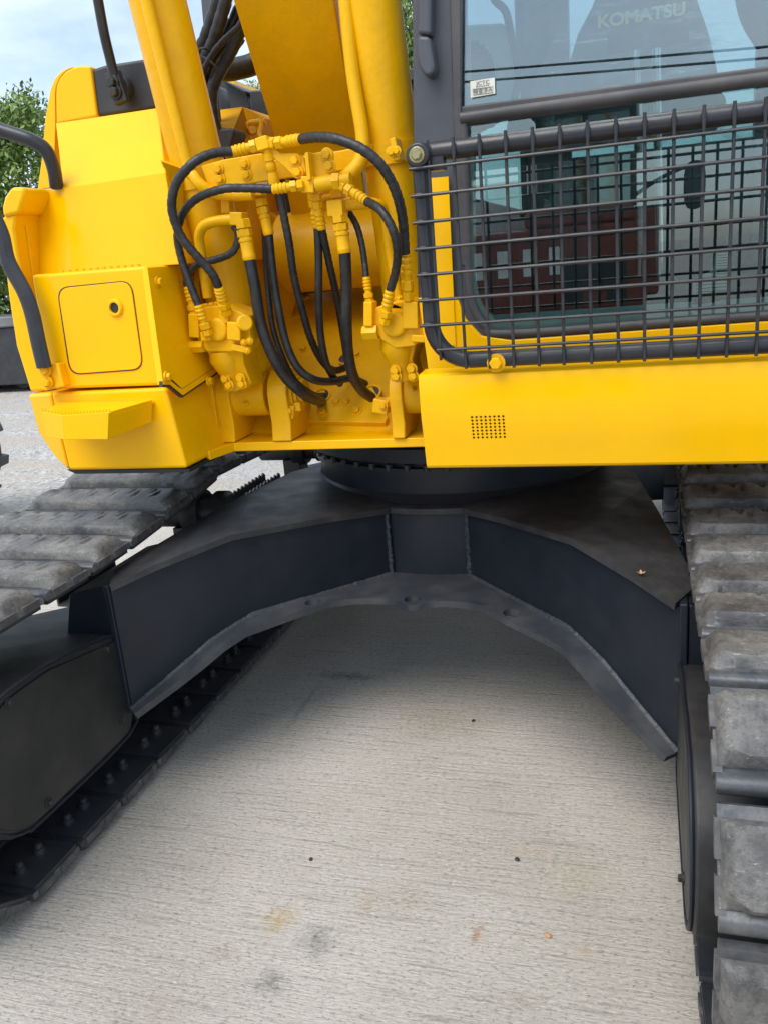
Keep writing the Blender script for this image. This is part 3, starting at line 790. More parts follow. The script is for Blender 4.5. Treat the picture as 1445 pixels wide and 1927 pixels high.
# door with rounded corners, ring lock
def rrect(c4, r, n=5):
    pts = []
    k = len(c4)
    for i in range(k):
        p = c4[i]; a = (c4[i-1]-p).normalized(); b = (c4[(i+1) % k]-p).normalized()
        for j in range(n+1):
            t = j/n; pts.append(p + a*r*(1-t)**2 + b*r*t**2)
    return pts
d4 = [v for v in PY([(107, 541), (248, 527), (271, 696), (132, 706)], YB0-.002)]
m = MB(); m.prism(rrect(d4, .04), (0, .004, 0)); m.build('door_gap', DARK, tb)
d4 = PY([(109, 543), (246, 529), (269, 694), (134, 704)], YB0-.005)
m = MB(); m.prism(rrect(d4, .038), (0, .012, 0)); m.build('locker_door', YEL, tb, bevel=.0015)
c = P(218, 579, YB0-.005); m = MB()
m.lathe(c, c-AY, [(0, .026), (.004, .026), (.009, .022), (.009, .016), (.001, .0155)], 28, 0); m.lathe(c+AY*-.0005, c-AY, [(0, .016), (.001, .016)], 20, 1); m.build('lock_ring', [YEL, DARK], tb)
# serrated ledge
for i in range(12):
    p = P(118+i*13, 513-i*1.1, YB0+.03); m = MB(); m.lathe(p, p+AZ, [(-.004, .008), (.006, .006), (.007, .003)], 8); m.build('tread_stud', YELC, tb)
# tank
m = MB()
A0 = PS([(105, 232, 2.60), (297, 203, 2.60), (312, 325, 2.40), (118, 352, 2.40), (135, 513, 2.36), (340, 498, 2.36)])
back = [v+Vector((0, 1.0, 0)) for v in A0]
lf = PS([(48, 378, 2.46), (62, 358, 2.44), (60, 520, 2.40)])
m.add(A0+lf+back, [[0, 1, 2, 3], [3, 2, 5, 4], [7, 3, 4, 8], [7, 8, 6], [0, 9, 10, 1], [1, 10, 11, 2], [2, 11, 14, 5], [4, 5, 14, 13], [0, 3, 7, 12, 9] if False else [0, 3, 12, 9], [3, 7, 12]])
tk = m.build('fuel_tank', YEL, EX, bevel=.004, seg=2, angle=12)
m = MB()
m.prism(PS([(300, 300, 2.42), (345, 318, 2.42), (408, 330, 2.5), (350, 500, 2.5), (338, 497, 2.40), (314, 326, 2.41)]), (0, .3, 0)); m.build('tank_side', YELC, EX, bevel=.004)
# outer covers with gap lines
m = MB(); m.prism(PY([(20, 352), (44, 352), (47, 368), (36, 402), (5, 410), (3, 390), (8, 370)], 2.30), (0, .5, 0)); m.build('cover_cap', YEL, EX, bevel=.012, seg=3)
m = MB(); m.prism(PY([(3, 408), (31, 400), (27, 430), (44, 545), (94, 735), (57, 738), (30, 650), (16, 560), (9, 500)], 2.31), (0, .8, 0)); m.build('outer_cover', YEL, EX, bevel=.010, seg=3)
m = MB(); m.prism(PY([(38, 400), (58, 358), (62, 362), (48, 402), (64, 520), (74, 590), (62, 590), (50, 530)], 2.36), (0, .5, 0)); m.build('cover_edge', YEL, EX, bevel=.004)
m = MB(); m.prism(PY([(31, 400), (46, 362), (58, 358), (40, 402), (52, 530), (64, 590), (52, 590), (40, 530)], 2.35), (0, .4, 0)); m.build('cover_seal', DARK, EX)
m = MB(); m.prism(PY([(171, 124), (152, 123), (138, 126), (124, 134), (113, 146), (106, 162), (105, 180), (106, 234), (183, 219)], 2.78), (0, .5, 0)); m.build('upper_shroud', YEL, EX, bevel=.008, seg=3)
m = MB(); m.prism(PY([(104, 180), (106, 162), (113, 146), (124, 134), (138, 126), (130, 127), (114, 136), (104, 148), (96, 166), (86, 220), (79, 299), (71, 357), (101, 352), (105, 235)], 2.80), (0, .5, 0)); m.build('shroud_edge', YEL, EX, bevel=.010, seg=3)
m = MB(); m.prism(PY([(172, 130), (196, 122), (266, 111), (278, 113), (298, 203), (183, 220)], 2.79), (0, .6, 0)); bb = m.build('engine_side_cover', DARK, EX, bevel=.012, seg=3)
# mirror stay with its clamp
m = MB(); m.tube(smoothpath(PS([(178, -40, 2.62), (196, 60, 2.68), (210, 120, 2.72), (222, 178, 2.74)])), .0175, 14, flat=.7, fax=AY); ms = m.build('mirror_stay', TUBE, EX)
m = MB(); c = P(232, 165, 2.78); m.lathe(c+AY*.05, c-AY, [(0, .035), (.06, .035), (.07, .028)], 20); c2 = P(222, 165, 2.74); m.box(c2, (.05, .03, .10), Matrix.Rotation(-.2, 3, 'Y')); m.build('stay_clamp', DARK, ms, bevel=.004)
for q in ((212, 155), (217, 173)): bolt(P(*q, 2.72), ms, .016, BOLTD)
# rails
m = MB(); m.tube(smoothpath(PS([(-60, 222, 2.3), (0, 244, 2.32), (60, 264, 2.34), (88, 284, 2.36), (102, 318, 2.38), (107, 352, 2.40)])), .0205, 14); m.build('handrail', TUBE, EX)
m = MB(); m.tube(smoothpath(PS([(-25, 380, 2.2), (3, 440, 2.2), (16, 492, 2.2), (46, 548, 2.2), (61, 590, 2.2), (73, 645, 2.2), (84, 692, 2.2)])), .026, 14, flat=.55, fax=AY); m.build('grab_rail', TUBE, EX)
m = MB(); m.prism(PY([(76, 690), (104, 684), (118, 728), (84, 736)], 2.22), (0, .02, 0)); m.prism(PY([(104, 684), (110, 684), (121, 727), (114, 729)], 2.215), (0, .04, 0)); rb = m.build('rail_bracket', YEL, EX, bevel=.003)
for q in ((86, 697), (90, 719)): bolt(P(*q, 2.212), rb, .0135)

# ---------------- behind the boom: hoods, box, hoses
m = MB(); m.prism(PY([(400, 200), (415, 150), (462, 170), (470, 195), (470, 215), (405, 215)], 3.6), (0, .8, 0)); m.prism(PY([(412, 148), (420, 150), (466, 172), (460, 175)], 3.55), (0, .9, 0)); m.build('engine_hood', DARK, EX, bevel=.006)
m = MB(); m.prism(PY([(450, 175), (472, 175), (472, 230), (450, 230)], 3.8), (0, .6, 0)); m.prism(PY([(470, 170), (505, 168), (520, 260), (472, 230)], 3.5), (0, .8, 0)); m.build('battery_cover', DARK, EX, bevel=.008)
m = MB(); m.prism(PY([(420, 150), (440, 150), (442, 160), (430, 158)], 4.2), (0, .4, 0)); m.build('counterweight_top', YEL, EX)
m = MB(); a = PS([(405, 208, 2.95), (457, 201, 2.95), (440, 243, 2.78), (412, 240, 2.78)]); m.hexa(a, [p+AY*.4 for p in a]); a = PS([(457, 201, 2.95), (497, 222, 3.0), (500, 300, 2.95), (430, 300, 2.78), (440, 243, 2.78)]); m.prism(a, (0, .4, 0)); YELM = paint('yellow_matte', (.62, .31, .0), .6, spec=.05)
vb = m.build('valve_cover', YELM, EX, angle=10)
m = MB(); c = P(475, 248, 2.93); m.lathe(c, c-AY*2+AX*1, [(0, .035), (.01, .035), (.014, .026), (.02, .026), (.02, .015), (.05, .013)], 20); m.build('port_plug', YELC, vb)
m = MB(); m.tube(smoothpath(PS([(492, 222, 2.9), (492, 240, 2.88), (488, 252, 2.86), (497, 265, 2.85), (505, 262, 2.84)])), .008, 8); m.tube(PS([(470, 232, 2.9), (500, 228, 2.9)]), .010, 8); m.build('bent_pipe', YELC, vb)
m = MB(); m.prism(PY([(412, 243), (436, 240), (442, 246), (432, 284), (405, 284)], 2.74), (0, .1, 0)); m.build('rubber_boot', RUB, EX, bevel=.008)
m = MB(); m.prism(PY([(376, -30), (396, -30), (400, 40), (395, 75), (385, 75)], 3.3), (0, .06, 0)); m.build('light_post', CABG, EX, bevel=.004)
m = MB()
m.prism(PY([(740, 130), (790, 128), (795, 150), (740, 152)], 3.6), (0, .3, 0)); m.prism(PY([(740, 176), (790, 170), (795, 190), (740, 195)], 3.6), (0, .3, 0)); m.prism(PY([(745, 200), (790, 190), (795, 275), (745, 280)], 3.62), (0, .3, 0)); m.prism(PY([(740, 152), (790, 150), (795, 176), (740, 178)], 3.64), (0, .1, 0)); m.build('rear_louvre', CABG, EX, bevel=.004)

# ---------------- hoses
def hose(path, r, wrap=True, parent=EX, name='hydraulic_hose', step=.0055, mat=None):
    pts = smoothpath(path, step); m = MB()
    if wrap: rf = lambda i: r*(1 + (.0 if i % 4 else -.075) + (.035 if i % 4 == 1 else 0))
    else: rf = r
    m.tube(pts, rf, 14); return m.build(name, mat or HOSE, parent, angle=60)
def fitting(a, b, r, parent, name='hose_fitting', big=False):
    a = Vector(a); b = Vector(b); L = (b-a).length; m = MB()
    if not big:
        pr = [(-.006, r*1.02), (0, r*1.2)]
        for k in range(3):
            t = L*(.06+.13*k); pr += [(t, r*1.05), (t+L*.03, r*1.28), (t+L*.08, r*1.28), (t+L*.11, r*1.05)]
        pr += [(L*.5, r*1.0), (L*.56, r*1.0)]
        m.lathe(a, b, pr, 18)
        m.lathe(a+(b-a)*.54, b, [(0, r*1.1), (L*.02, r*1.42), (L*.2, r*1.42), (L*.22, r*1.15)], 6)
        m.lathe(a+(b-a)*.74, b, [(0, r*1.0), (L*.04, r*1.0), (L*.05, r*1.35), (L*.22, r*1.35), (L*.26, r*1.0)], 6, phase=.4)
    else:
        m.lathe(a, b, [(-.004, r*1.1), (0, r*1.22), (L*.08, r*1.25), (L*.1, r*1.18), (L*.42, r*1.18), (L*.44, r*1.32), (L*.5, r*1.32), (L*.52, r*1.1), (L*.56, r*1.1)], 20)
        m.lathe(a+(b-a)*.55, b, [(0, r*1.1), (L*.02, r*1.35), (L*.18, r*1.35), (L*.2, r*1.1)], 6)
        m.lathe(a+(b-a)*.75, b, [(0, r*1.0), (L*.02, r*1.45), (L*.22, r*1.45), (L*.25, r*1.1)], 6, phase=.5)
    return m.build(name, YELC, parent, angle=30)
Yh = 2.36
def yy(pts, Ys): return [P(x, y, float(np.interp(i/(len(pts)-1), np.linspace(0, 1, len(Ys)), Ys))) for i, (x, y) in enumerate(pts)]
h = hose(yy([(440, 285), (401, 289), (365, 306), (334, 342), (324, 378), (328, 412), (345, 450), (372, 483), (400, 515), (413, 543)], [2.34, 2.26, 2.27, 2.30, 2.34]), .0132)
fitting(P(413, 543, 2.34), P(428, 592, 2.38), .0132, h); fitting(P(440, 285, 2.34), P(497, 270, 2.36), .0125, h)
h = hose(yy([(516, 356), (462, 354), (419, 356), (374, 372), (347, 398), (335, 435), (338, 470), (353, 520), (375, 577)], [2.32, 2.28, 2.31, 2.34, 2.34]), .0118)
fitting(P(375, 577, 2.34), P(393, 632, 2.36), .0118, h); fitting(P(516, 356, 2.32), P(572, 348, 2.34), .0115, h)
h = hose(yy([(440, 425), (448, 436), (448, 455), (436, 476), (408, 488), (379, 495), (361, 507), (352, 530), (355, 545)], [2.40, 2.40, 2.40, 2.40]), .011)
fitting(P(355, 543, 2.40), P(368, 598, 2.40), .0115, h)
h = hose(yy([(470, 487), (480, 539), (491, 608), (510, 662), (535, 706), (570, 740), (596, 753), (608, 756)], [2.40, 2.40, 2.41, 2.42, 2.45, 2.50, 2.62, 2.77]), .0172, False)
fitting(P(470, 487, 2.40), P(456, 412, 2.40), .0165, h, big=True)
h = hose(yy([(506, 438), (514, 518), (523, 575), (538, 644), (560, 691), (590, 714), (624, 718), (660, 712), (687, 722)], [2.46, 2.46, 2.46, 2.48, 2.52, 2.66, 2.80]), .0128, False)
fitting(P(506, 440, 2.46), P(490, 372, 2.46), .0135, h, big=True)
hose(yy([(498, 432), (503, 518), (512, 608), (531, 669), (556, 716), (590, 742), (612, 744)], [2.50, 2.50, 2.48, 2.50, 2.60, 2.78]), .0095)
h = hose(yy([(526, 360), (534, 403), (545, 460), (553, 518), (567, 575), (585, 637), (607, 680), (630, 697), (655, 690)], [2.40, 2.42, 2.50, 2.62, 2.78]), .0118)
h = hose(yy([(597, 415), (600, 482), (600, 554), (603, 626), (613, 680), (628, 710), (640, 722)], [2.44, 2.46, 2.56, 2.68]), .0118, False)
fitting(P(597, 425, 2.44), P(588, 360, 2.42), .0115, h)
h = hose(yy([(605, 425), (620, 496), (635, 565), (647, 637), (653, 680)], [2.42, 2.50, 2.60, 2.78]), .0112)
fitting(P(605, 428, 2.42), P(594, 362, 2.40), .0118, h)
h = hose(yy([(649, 472), (652, 536), (652, 608), (655, 662), (664, 706), (681, 734), (699, 748)], [2.40, 2.44, 2.54, 2.68]), .0172, False)
fitting(P(649, 474, 2.40), P(638, 402, 2.40), .0165, h, big=True)
h = hose(yy([(655, 396), (671, 424), (681, 460), (687, 500), (690, 527)], [2.46, 2.44, 2.42]), .0095)
fitting(P(690, 525, 2.42), P(696, 572, 2.42), .0100, h)
h = hose(yy([(566, 262), (599, 258), (635, 262), (678, 279), (715, 309), (743, 356), (757, 410), (762, 480)], [2.34, 2.26, 2.24, 2.28, 2.34]), .0138)
fitting(P(762, 478, 2.34), P(769, 566, 2.38), .0125, h); fitting(P(566, 262, 2.34), P(506, 272, 2.36), .0125, h)
h = hose(yy([(689, 378), (717, 396), (739, 432), (748, 471), (744, 511), (733, 550)], [2.34, 2.28, 2.28, 2.32, 2.34]), .0122)
fitting(P(733, 550, 2.34), P(724, 612, 2.36), .0120, h); fitting(P(689, 378, 2.34), P(640, 346, 2.36), .0118, h)
hose(yy([(560, 336), (540, 330), (520, 334)], [2.5, 2.5]), .011)
# hose bundle rising behind the left cylinder
for pts, r_, Y_ in (([(417, -30), (411, 0), (399, 39), (386, 75), (376, 95), (366, 120)], .020, 2.72), ([(432, -30), (426, 0), (413, 44), (401, 81), (387, 112), (376, 140)], .020, 2.70),
                    ([(452, 15), (441, 39), (424, 75), (405, 101), (390, 132), (380, 170)], .019, 2.76), ([(466, 30), (452, 59), (434, 100), (415, 134), (402, 163), (399, 190), (403, 226), (414, 262)], .0195, 2.74),
                    ([(462, 35), (447, 53), (421, 77), (400, 103), (380, 138)], .010, 2.66), ([(455, 70), (437, 95), (420, 122), (408, 150), (404, 185), (410, 240)], .016, 2.82),
                    ([(405, 150), (396, 190), (398, 230), (412, 280), (425, 320)], .013, 2.78)):
    hose(yy(pts, [Y_, Y_, Y_+.02]), r_, step=.009)
hose(yy([(510, 100), (478, 120), (452, 128), (427, 132), (405, 128)], [3.0, 2.95, 2.9]), .036, False, name='intake_hose')
for pts in ([(366, 96), (385, 91), (402, 100)], [(380, 106), (392, 112), (406, 124), (402, 134)]):
    m = MB(); m.tube(smoothpath(yy(pts, [2.69, 2.66, 2.69])), .004, 8, flat=1.); m.build('cable_tie', DARK, EX)

# ---------------- clamps, pipes, tees in front of the boom
def plate(name, pts, Y, d, bevel=.004, mat=YELC, parent=EX, seg=2):
    m = MB(); m.prism(PY(pts, Y), (0, d, 0)); return m.build(name, mat, parent, bevel=bevel, seg=seg)
def clampband(cyl_foot, ax, tdist, r, name='clamp_band', w=.055):
    c = cyl_foot+ax*tdist; m = MB(); m.lathe(c-ax*w/2, c+ax*w/2, [(0, r-.002), (0, r+.006), (w, r+.006), (w, r-.002)], 40); return m.build(name, YELC, EX)
def tOn(foot, ax, py):      # distance along the axis where the photo row py falls
    best = min(np.linspace(.1, 3, 600), key=lambda t: abs(projy(foot+ax*t)-py)); return float(best)
def projy(v):
    q = v-CAM; return H0/2 - FPX*q.dot(u2)/q.dot(fwd)
clampband(footL, axL, tOn(footL, axL, 335), .08); cb = clampband(footR, axR, tOn(footR, axR, 290), .08)
m = MB(); m.prism(PY([(732, 262), (743, 257), (752, 300), (740, 304)], 2.38), (0, .06, 0)); cl = m.build('clamp_ear', YELC, EX, bevel=.003); bolt(P(736, 286, 2.375), cl, .010); bolt(P(746, 284, 2.375), cl, .009)
pl = plate('pipe_bracket', [(378, 312), (420, 300), (492, 288), (502, 294), (506, 340), (430, 352), (392, 352)], 2.40, .016); 
for q in ((412, 318), (415, 337), (461, 309), (465, 329)): bolt(P(*q, 2.398), pl, .0115)
pl = plate('pipe_bracket', [(497, 275), (512, 272), (528, 288), (560, 287), (572, 296), (577, 322), (570, 333), (552, 332), (536, 316), (503, 288)], 2.36, .012)
for q in ((556, 302), (561, 324)): bolt(P(*q, 2.358), pl, .0120)
pl = plate('pipe_bracket', [(577, 290), (625, 281), (630, 327), (624, 332), (580, 337)], 2.36, .014)
m = MB(); m.prism(PY([(573, 288), (580, 285), (585, 338), (578, 340)], 2.33), (0, .05, 0)); m.build('bracket_lip', YELC, pl, bevel=.002)
for q in ((615, 291), (620, 312)): bolt(P(*q, 2.358), pl, .0125)
plate('mount_bar', [(392, 318), (640, 283), (700, 270), (700, 312), (640, 322), (392, 356)], 2.44, .012)
# tees
def block(name, cx, cy, w, h_, Y, d, rot=0, parent=EX):
    k = 1/FPX*(P(cx, cy, Y)-CAM).dot(fwd); m = MB(); m.box(P(cx, cy, Y+d/2), (w*k, d, h_*k), Matrix.Rotation(rot, 3, 'Y')); return m.build(name, YELC, parent, bevel=.004)
block('pipe_tee', 498, 271, 26, 24, 2.34, .04, -.15); block('pipe_tee', 583, 348, 26, 30, 2.34, .04, .1)
m = MB(); m.lathe(P(596, 347, 2.36), P(634, 341, 2.36), [(0, .021), (.06, .021), (.062, .017), (.10, .017)], 20); m.lathe(P(628, 342, 2.36), P(641, 341, 2.36), [(0, .024), (.02, .024)], 6); m.build('tee_branch', YELC, EX)
m = MB(); m.lathe(P(503, 280, 2.36), P(517, 345, 2.38), [(0, .012), (.01, .012), (.012, .016), (.03, .016), (.032, .012), (.04, .015), (.055, .015), (.06, .012), (.075, .016), (.095, .016), (.1, .01)], 16); m.build('down_fitting', YELC, EX)
block('pipe_block', 450, 412, 26, 24, 2.38, .045, .12); block('pipe_block', 487, 358, 24, 20, 2.42, .045, .1); block('pipe_block', 635, 392, 32, 30, 2.38, .05, .02); block('pipe_block', 428, 388, 18, 28, 2.43, .03, .1); block('pipe_block', 636, 362, 24, 22, 2.42, .04, 0); block('pipe_block', 594, 360, 20, 18, 2.42, .04, 0)
def pipe(path, r): m = MB(); m.tube(smoothpath(path), r, 14); return m.build('steel_pipe', YELC, EX)
pipe(PS([(262, -60, 2.33), (276, 0, 2.34), (352, 301, 2.38), (364, 330, 2.38), (383, 352, 2.38), (408, 364, 2.40), (440, 367, 2.42), (478, 366, 2.42)]), .0165)
pipe(PS([(645, -60, 2.44), (650, 0, 2.44), (664, 138, 2.44), (682, 255, 2.43), (680, 295, 2.42), (668, 318, 2.41), (644, 338, 2.40)]), .0195)
pipe(PS([(440, 413, 2.40), (410, 416, 2.40), (386, 424, 2.40), (376, 442, 2.41), (378, 470, 2.42), (392, 560, 2.43)]), .0155)
pipe(PS([(648, 387, 2.42), (690, 382, 2.43), (712, 385, 2.45), (722, 400, 2.47), (733, 470, 2.48), (752, 570, 2.48)]), .0155)
pipe(PS([(600, 378, 2.5), (630, 372, 2.5), (660, 380, 2.5)]), .013)

# ---------------- lock valves at the cylinder feet
def valve(outline, neck, disc, disc_r, blocks, bolts, Y=2.39, tops=()):
    m = MB()
    m.prism(PY(outline, Y), (0, .12, 0))
    m.prism([P(x, y, Y+.01+.05*(y-neck[0][1])/75) for x, y in neck], (0, .10, 0))
    na, nb = P(sum(q[0] for q in neck[:2])/2, neck[0][1]-6, Y+.05), P((neck[-2][0]+neck[-3][0])/2, neck[-3][1]-4, Y+.09)
    Ln = (nb-na).length; m.lathe(na, nb, [(0, .05), (Ln*.25, .058), (Ln*.5, .047), (Ln*.72, .036), (Ln*.85, .040), (Ln, .044)], 20)
    c = P(*disc, Y); m.lathe(c+AY*.02, c-AY, [(0, disc_r), (.03, disc_r), (.036, disc_r-.008)], 28)
    o = m.build('lock_valve', YELC, EX, bevel=.010, seg=3)
    for (x, y, w, h_, dy, dd, rot) in blocks: block('valve_block', x, y, w, h_, Y+dy, dd, rot, o)
    for q in bolts: bolt(P(*q, Y+.035), o, .0115)
    for q in tops: bolt(P(*q, Y+.03), o, .010, d=(0.1, -.3, 1))
    return o
v = valve([(362, 593), (383, 578), (419, 574), (450, 586), (466, 595), (473, 640), (455, 663), (390, 662), (372, 640)],
      [(386, 658), (458, 660), (459, 684), (474, 722), (466, 731), (428, 731), (420, 700)], (411, 620), .037,
      [(372, 612, 22, 44, -.02, .05, .12), (448, 622, 28, 34, -.035, .06, .15), (428, 596, 20, 22, -.01, .05, .1), (392, 632, 20, 18, -.03, .04, 0), (456, 655, 34, 13, -.025, .04, .25), (376, 652, 16, 18, -.01, .05, .4)],
      [(425, 713), (453, 712), (432, 725), (456, 723)], tops=[(388, 578), (399, 576), (410, 574)])
m = MB(); c = P(460, 608, 2.37); m.lathe(c, c+Vector((.6, -.8, .1)), [(0, .024), (.012, .024), (.016, .02)], 24); m.build('valve_cap', YELC, v)
m = MB(); c = P(374, 652, 2.39); m.lathe(c+AX*.02, c-AX, [(0, .02), (.045, .02), (.05, .016)], 6); m.build('valve_plug', YELC, v)
for q in ((471, 642), (466, 660), (460, 645)): bolt(P(*q, 2.36), v, .008, d=(.8, -.6, 0))
v = valve([(703, 580), (717, 575), (764, 563), (793, 575), (798, 635), (779, 652), (743, 656), (716, 638), (700, 615)],
      [(714, 634), (782, 648), (776, 676), (784, 706), (778, 713), (742, 713), (735, 682)], (743, 610), .037,
      [(697, 590, 18, 46, -.02, .05, .1), (776, 592, 30, 50, -.02, .06, .05), (726, 600, 18, 24, -.03, .04, .2), (790, 636, 26, 14, -.02, .05, .1), (745, 574, 46, 14, -.0, .06, .1)],
      [(744, 697), (775, 694), (746, 709), (778, 708)], tops=[(728, 572), (742, 566), (752, 564)])
m = MB(); c = P(699, 625, 2.39); m.lathe(c+AX*.02, c-AX, [(0, .022), (.04, .022), (.046, .018)], 6); m.build('valve_plug', YELC, v)

# ---------------- cab: front skirt panel with perforated vent
Yp = 2.20
XL, XR = P(789, 740, Yp).x, .66
zt, zb = P(785, 706, Yp).z, P(797, 884, Yp).z
prof = [(.09, zt+.004), (.012, zt), (.003, zt-.006), (0, zt-.016), (0.0, zt-.13), (.0, zt-.135), (.022, zb+.006), (.026, zb), (.034, zb-.004), (.2, zb-.004)]
gx0, gx1 = P(884, 800, Yp).x, P(951, 800, Yp).x
gz1, gz0 = P(917, 781, Yp).z, P(917, 828, Yp).z
prof2 = [(.09, zt+.004), (.012, zt), (.003, zt-.006), (0, zt-.016), (0, gz1), (.012, gz0), (.022, zb+.006), (.026, zb), (.034, zb-.004), (.2, zb-.004)]
m = MB(); xs = [XL, gx0, gx1, XR]; n = len(prof2)
vs = [Vector((x, Yp+y, z)) for x in xs for y, z in prof2]
fs = [[i*n+k, (i+1)*n+k, (i+1)*n+k+1, i*n+k+1] for i in range(3) for k in range(n-1) if not (i == 1 and k == 4)]
m.add(vs, fs)
# left end face
m.add([Vector((XL, Yp+y, z)) for y, z in prof2], [list(range(n))])
cols, rows_ = 8, 7
cw, chh = (gx1-gx0)/cols, (gz1-gz0)/rows_
for i in range(cols):
    for j in range(rows_):
        x0 = gx0+i*cw; z1 = gz1-j*chh; z0 = z1-chh; yA = lambda z: Yp + .012*(gz1-z)/(gz1-gz0)
        cx_, cz_ = x0+cw/2, (z0+z1)/2; K = 16; rr_ = min(cw, chh)*.33
        ring, sq = [], []
        for k in range(K):
            a = 2*math.pi*k/K; ca, sa = math.cos(a), math.sin(a); ring.append(Vector((cx_+rr_*ca, yA(cz_+rr_*sa), cz_+rr_*sa)))
            s_ = 1/max(abs(ca), abs(sa)); px_, pz_ = cx_+cw/2*ca*s_, cz_+chh/2*sa*s_; sq.append(Vector((px_, yA(pz_), pz_)))
        m.add(ring+sq+[p+AY*.004 for p in ring], [[k, K+k, K+(k+1) % K, (k+1) % K] for k in range(K)]+[[k, (k+1) % K, 2*K+(k+1) % K, 2*K+k] for k in range(K)])
skp = m.build('cab_skirt_panel', YEL, EX, angle=20)
m = MB(); m.box(((gx0+gx1)/2, Yp+.05, (gz0+gz1)/2), (gx1-gx0+.03, .01, gz1-gz0+.03)); m.build('vent_back', DARK, skp)
m = MB(); m.box(((XL+XR)/2+.02, Yp+.24, (zt+zb)/2-.01), (XR-XL-.04, .06, zt-zb-.05)); m.build('cab_floor_edge', DARK, EX)

# ---------------- cab shell
Yc = 2.38
plate('cab_front_panel', [(786, 560), (806, 704), (1640, 652), (1640, 590), (960, 640), (905, 632), (876, 600), (860, 560)], Yc-.012, .05, mat=YEL)
plate('front_pillar', [(772, -260), (866, -260), (866, 210), (876, 480), (884, 555), (900, 600), (930, 626), (960, 634), (1640, 586), (1640, 602), (960, 652), (820, 660), (800, 640), (786, 560), (777, 280)], Yc, .10, bevel=.008, mat=CABG)
plate('pillar_strip', [(838, -260), (864, -260), (867, 215), (879, 500), (866, 500), (852, 215)], Yc-.012, .014, bevel=.004, mat=GASK)
plate('reflective_strip', [(810, 335), (843, 332), (857, 650), (830, 650)], Yc-.016, .003, bevel=0, mat=YEL)
m = MB(); m.tube(smoothpath(PS([(871, 215, Yc-.005), (876, 400, Yc-.005), (882, 540, Yc-.005), (893, 585, Yc-.005), (915, 615, Yc-.005), (955, 628, Yc-.005), (1300, 604, Yc-.005), (1640, 581, Yc-.005)])), .011, 10, flat=.8, fax=AY); m.build('lower_gasket', GASK, EX)
m = MB(); m.prism(PS([(895, 618, Yc+.03), (1640, 570, Yc+.03), (1640, 545, Yc+.17), (905, 594, Yc+.17)]), (0, .004, -.02)); m.build('window_sill', PALE, EX)
m = MB(); m.tube(smoothpath(PS([(885, 260, Yc+.03), (886, 500, Yc+.03), (897, 570, Yc+.03), (925, 602, Yc+.03), (970, 612, Yc+.03), (1640, 566, Yc+.03)])), .014, 10); m.build('inner_trim', PALE, EX)
plate('windshield_rail', [(862, 200), (1640, 98), (1640, 133), (866, 236)], Yc-.006, .03, bevel=.006, mat=GASK)
m = MB(); m.tube(PS([(866, 222, Yc-.012), (1640, 120, Yc-.012)]), .0135, 14, flat=.8, fax=AY); m.build('rail_roll', GASK, EX)
m = MB(); wz0 = P(864, 216, Yc).z-.02
m.hexa([(-.47, Yc+.012, wz0), (.62, Yc+.012, wz0), (.62, Yc+.04, 2.9), (-.47, Yc+.04, 2.9)], [(-.47, Yc+.017, wz0), (.62, Yc+.017, wz0), (.62, Yc+.045, 2.9), (-.47, Yc+.045, 2.9)]); m.build('windshield', GLASSU, EX, smooth=False)
m = MB(); m.prism(PY([(868, 212), (1640, 112), (1640, 592), (960, 640), (920, 624), (892, 590), (880, 540)], Yc+.016), (0, .005, 0)); m.build('lower_window', GLASS, EX, smooth=False)
# wiper pivot cover on the pillar
plate('wiper_arm', [(786, -60), (812, -60), (810, 66), (784, 64)], Yc-.045, .05, bevel=.010, mat=CABG)
plate('wiper_knuckle', [(785, 66), (808, 68), (818, 122), (814, 140), (800, 144), (789, 128), (783, 96)], Yc-.055, .06, bevel=.012, mat=CABG, seg=3)
# cab sides, roof, back
m = MB(); m.box((-.47, 3.15, 1.45), (.04, 1.5, .6)); m.box((-.39, 3.9, 2.2), (.21, .08, 1.6)); m.box((-.47, 3.15, 2.95), (.05, 1.55, .08)); m.box((.52, 3.9, 2.2), (.21, .08, 1.6)); m.box((.60, 2.43, 2.2), (.06, .08, 1.6)); m.box((.60, 3.15, 1.3), (.05, 1.5, .45)); m.box((.065, 3.92, 1.55), (1.1, .05, .8)); m.box((.065, 2.50, 3.02), (1.15, .22, .06)); m.box((.065, 3.80, 3.02), (1.15, .42, .06)); m.box((-.42, 3.1, 3.02), (.18, .98, .06)); m.box((.55, 3.1, 3.02), (.18, .98, .06)); m.build('cab_shell', CABG, EX, bevel=.006)
m = MB(); m.box((.065, 3.92, 2.45), (1.02, .006, 1.0)); m.build('rear_window', GLASSC, EX)
for x in (-.468, .60): m = MB(); m.box((x, 3.15, 2.3), (.006, 1.42, 1.25)); m.build('side_window', GLASSC, EX)
m = MB(); m.box((.065, 3.1, 3.02), (.79, .98, .008)); m.build('roof_hatch', GLASSC, EX)
m = MB(); m.box((.065, 3.15, 1.16), (1.05, 1.5, .05)); m.build('cab_floor', DARK, EX)

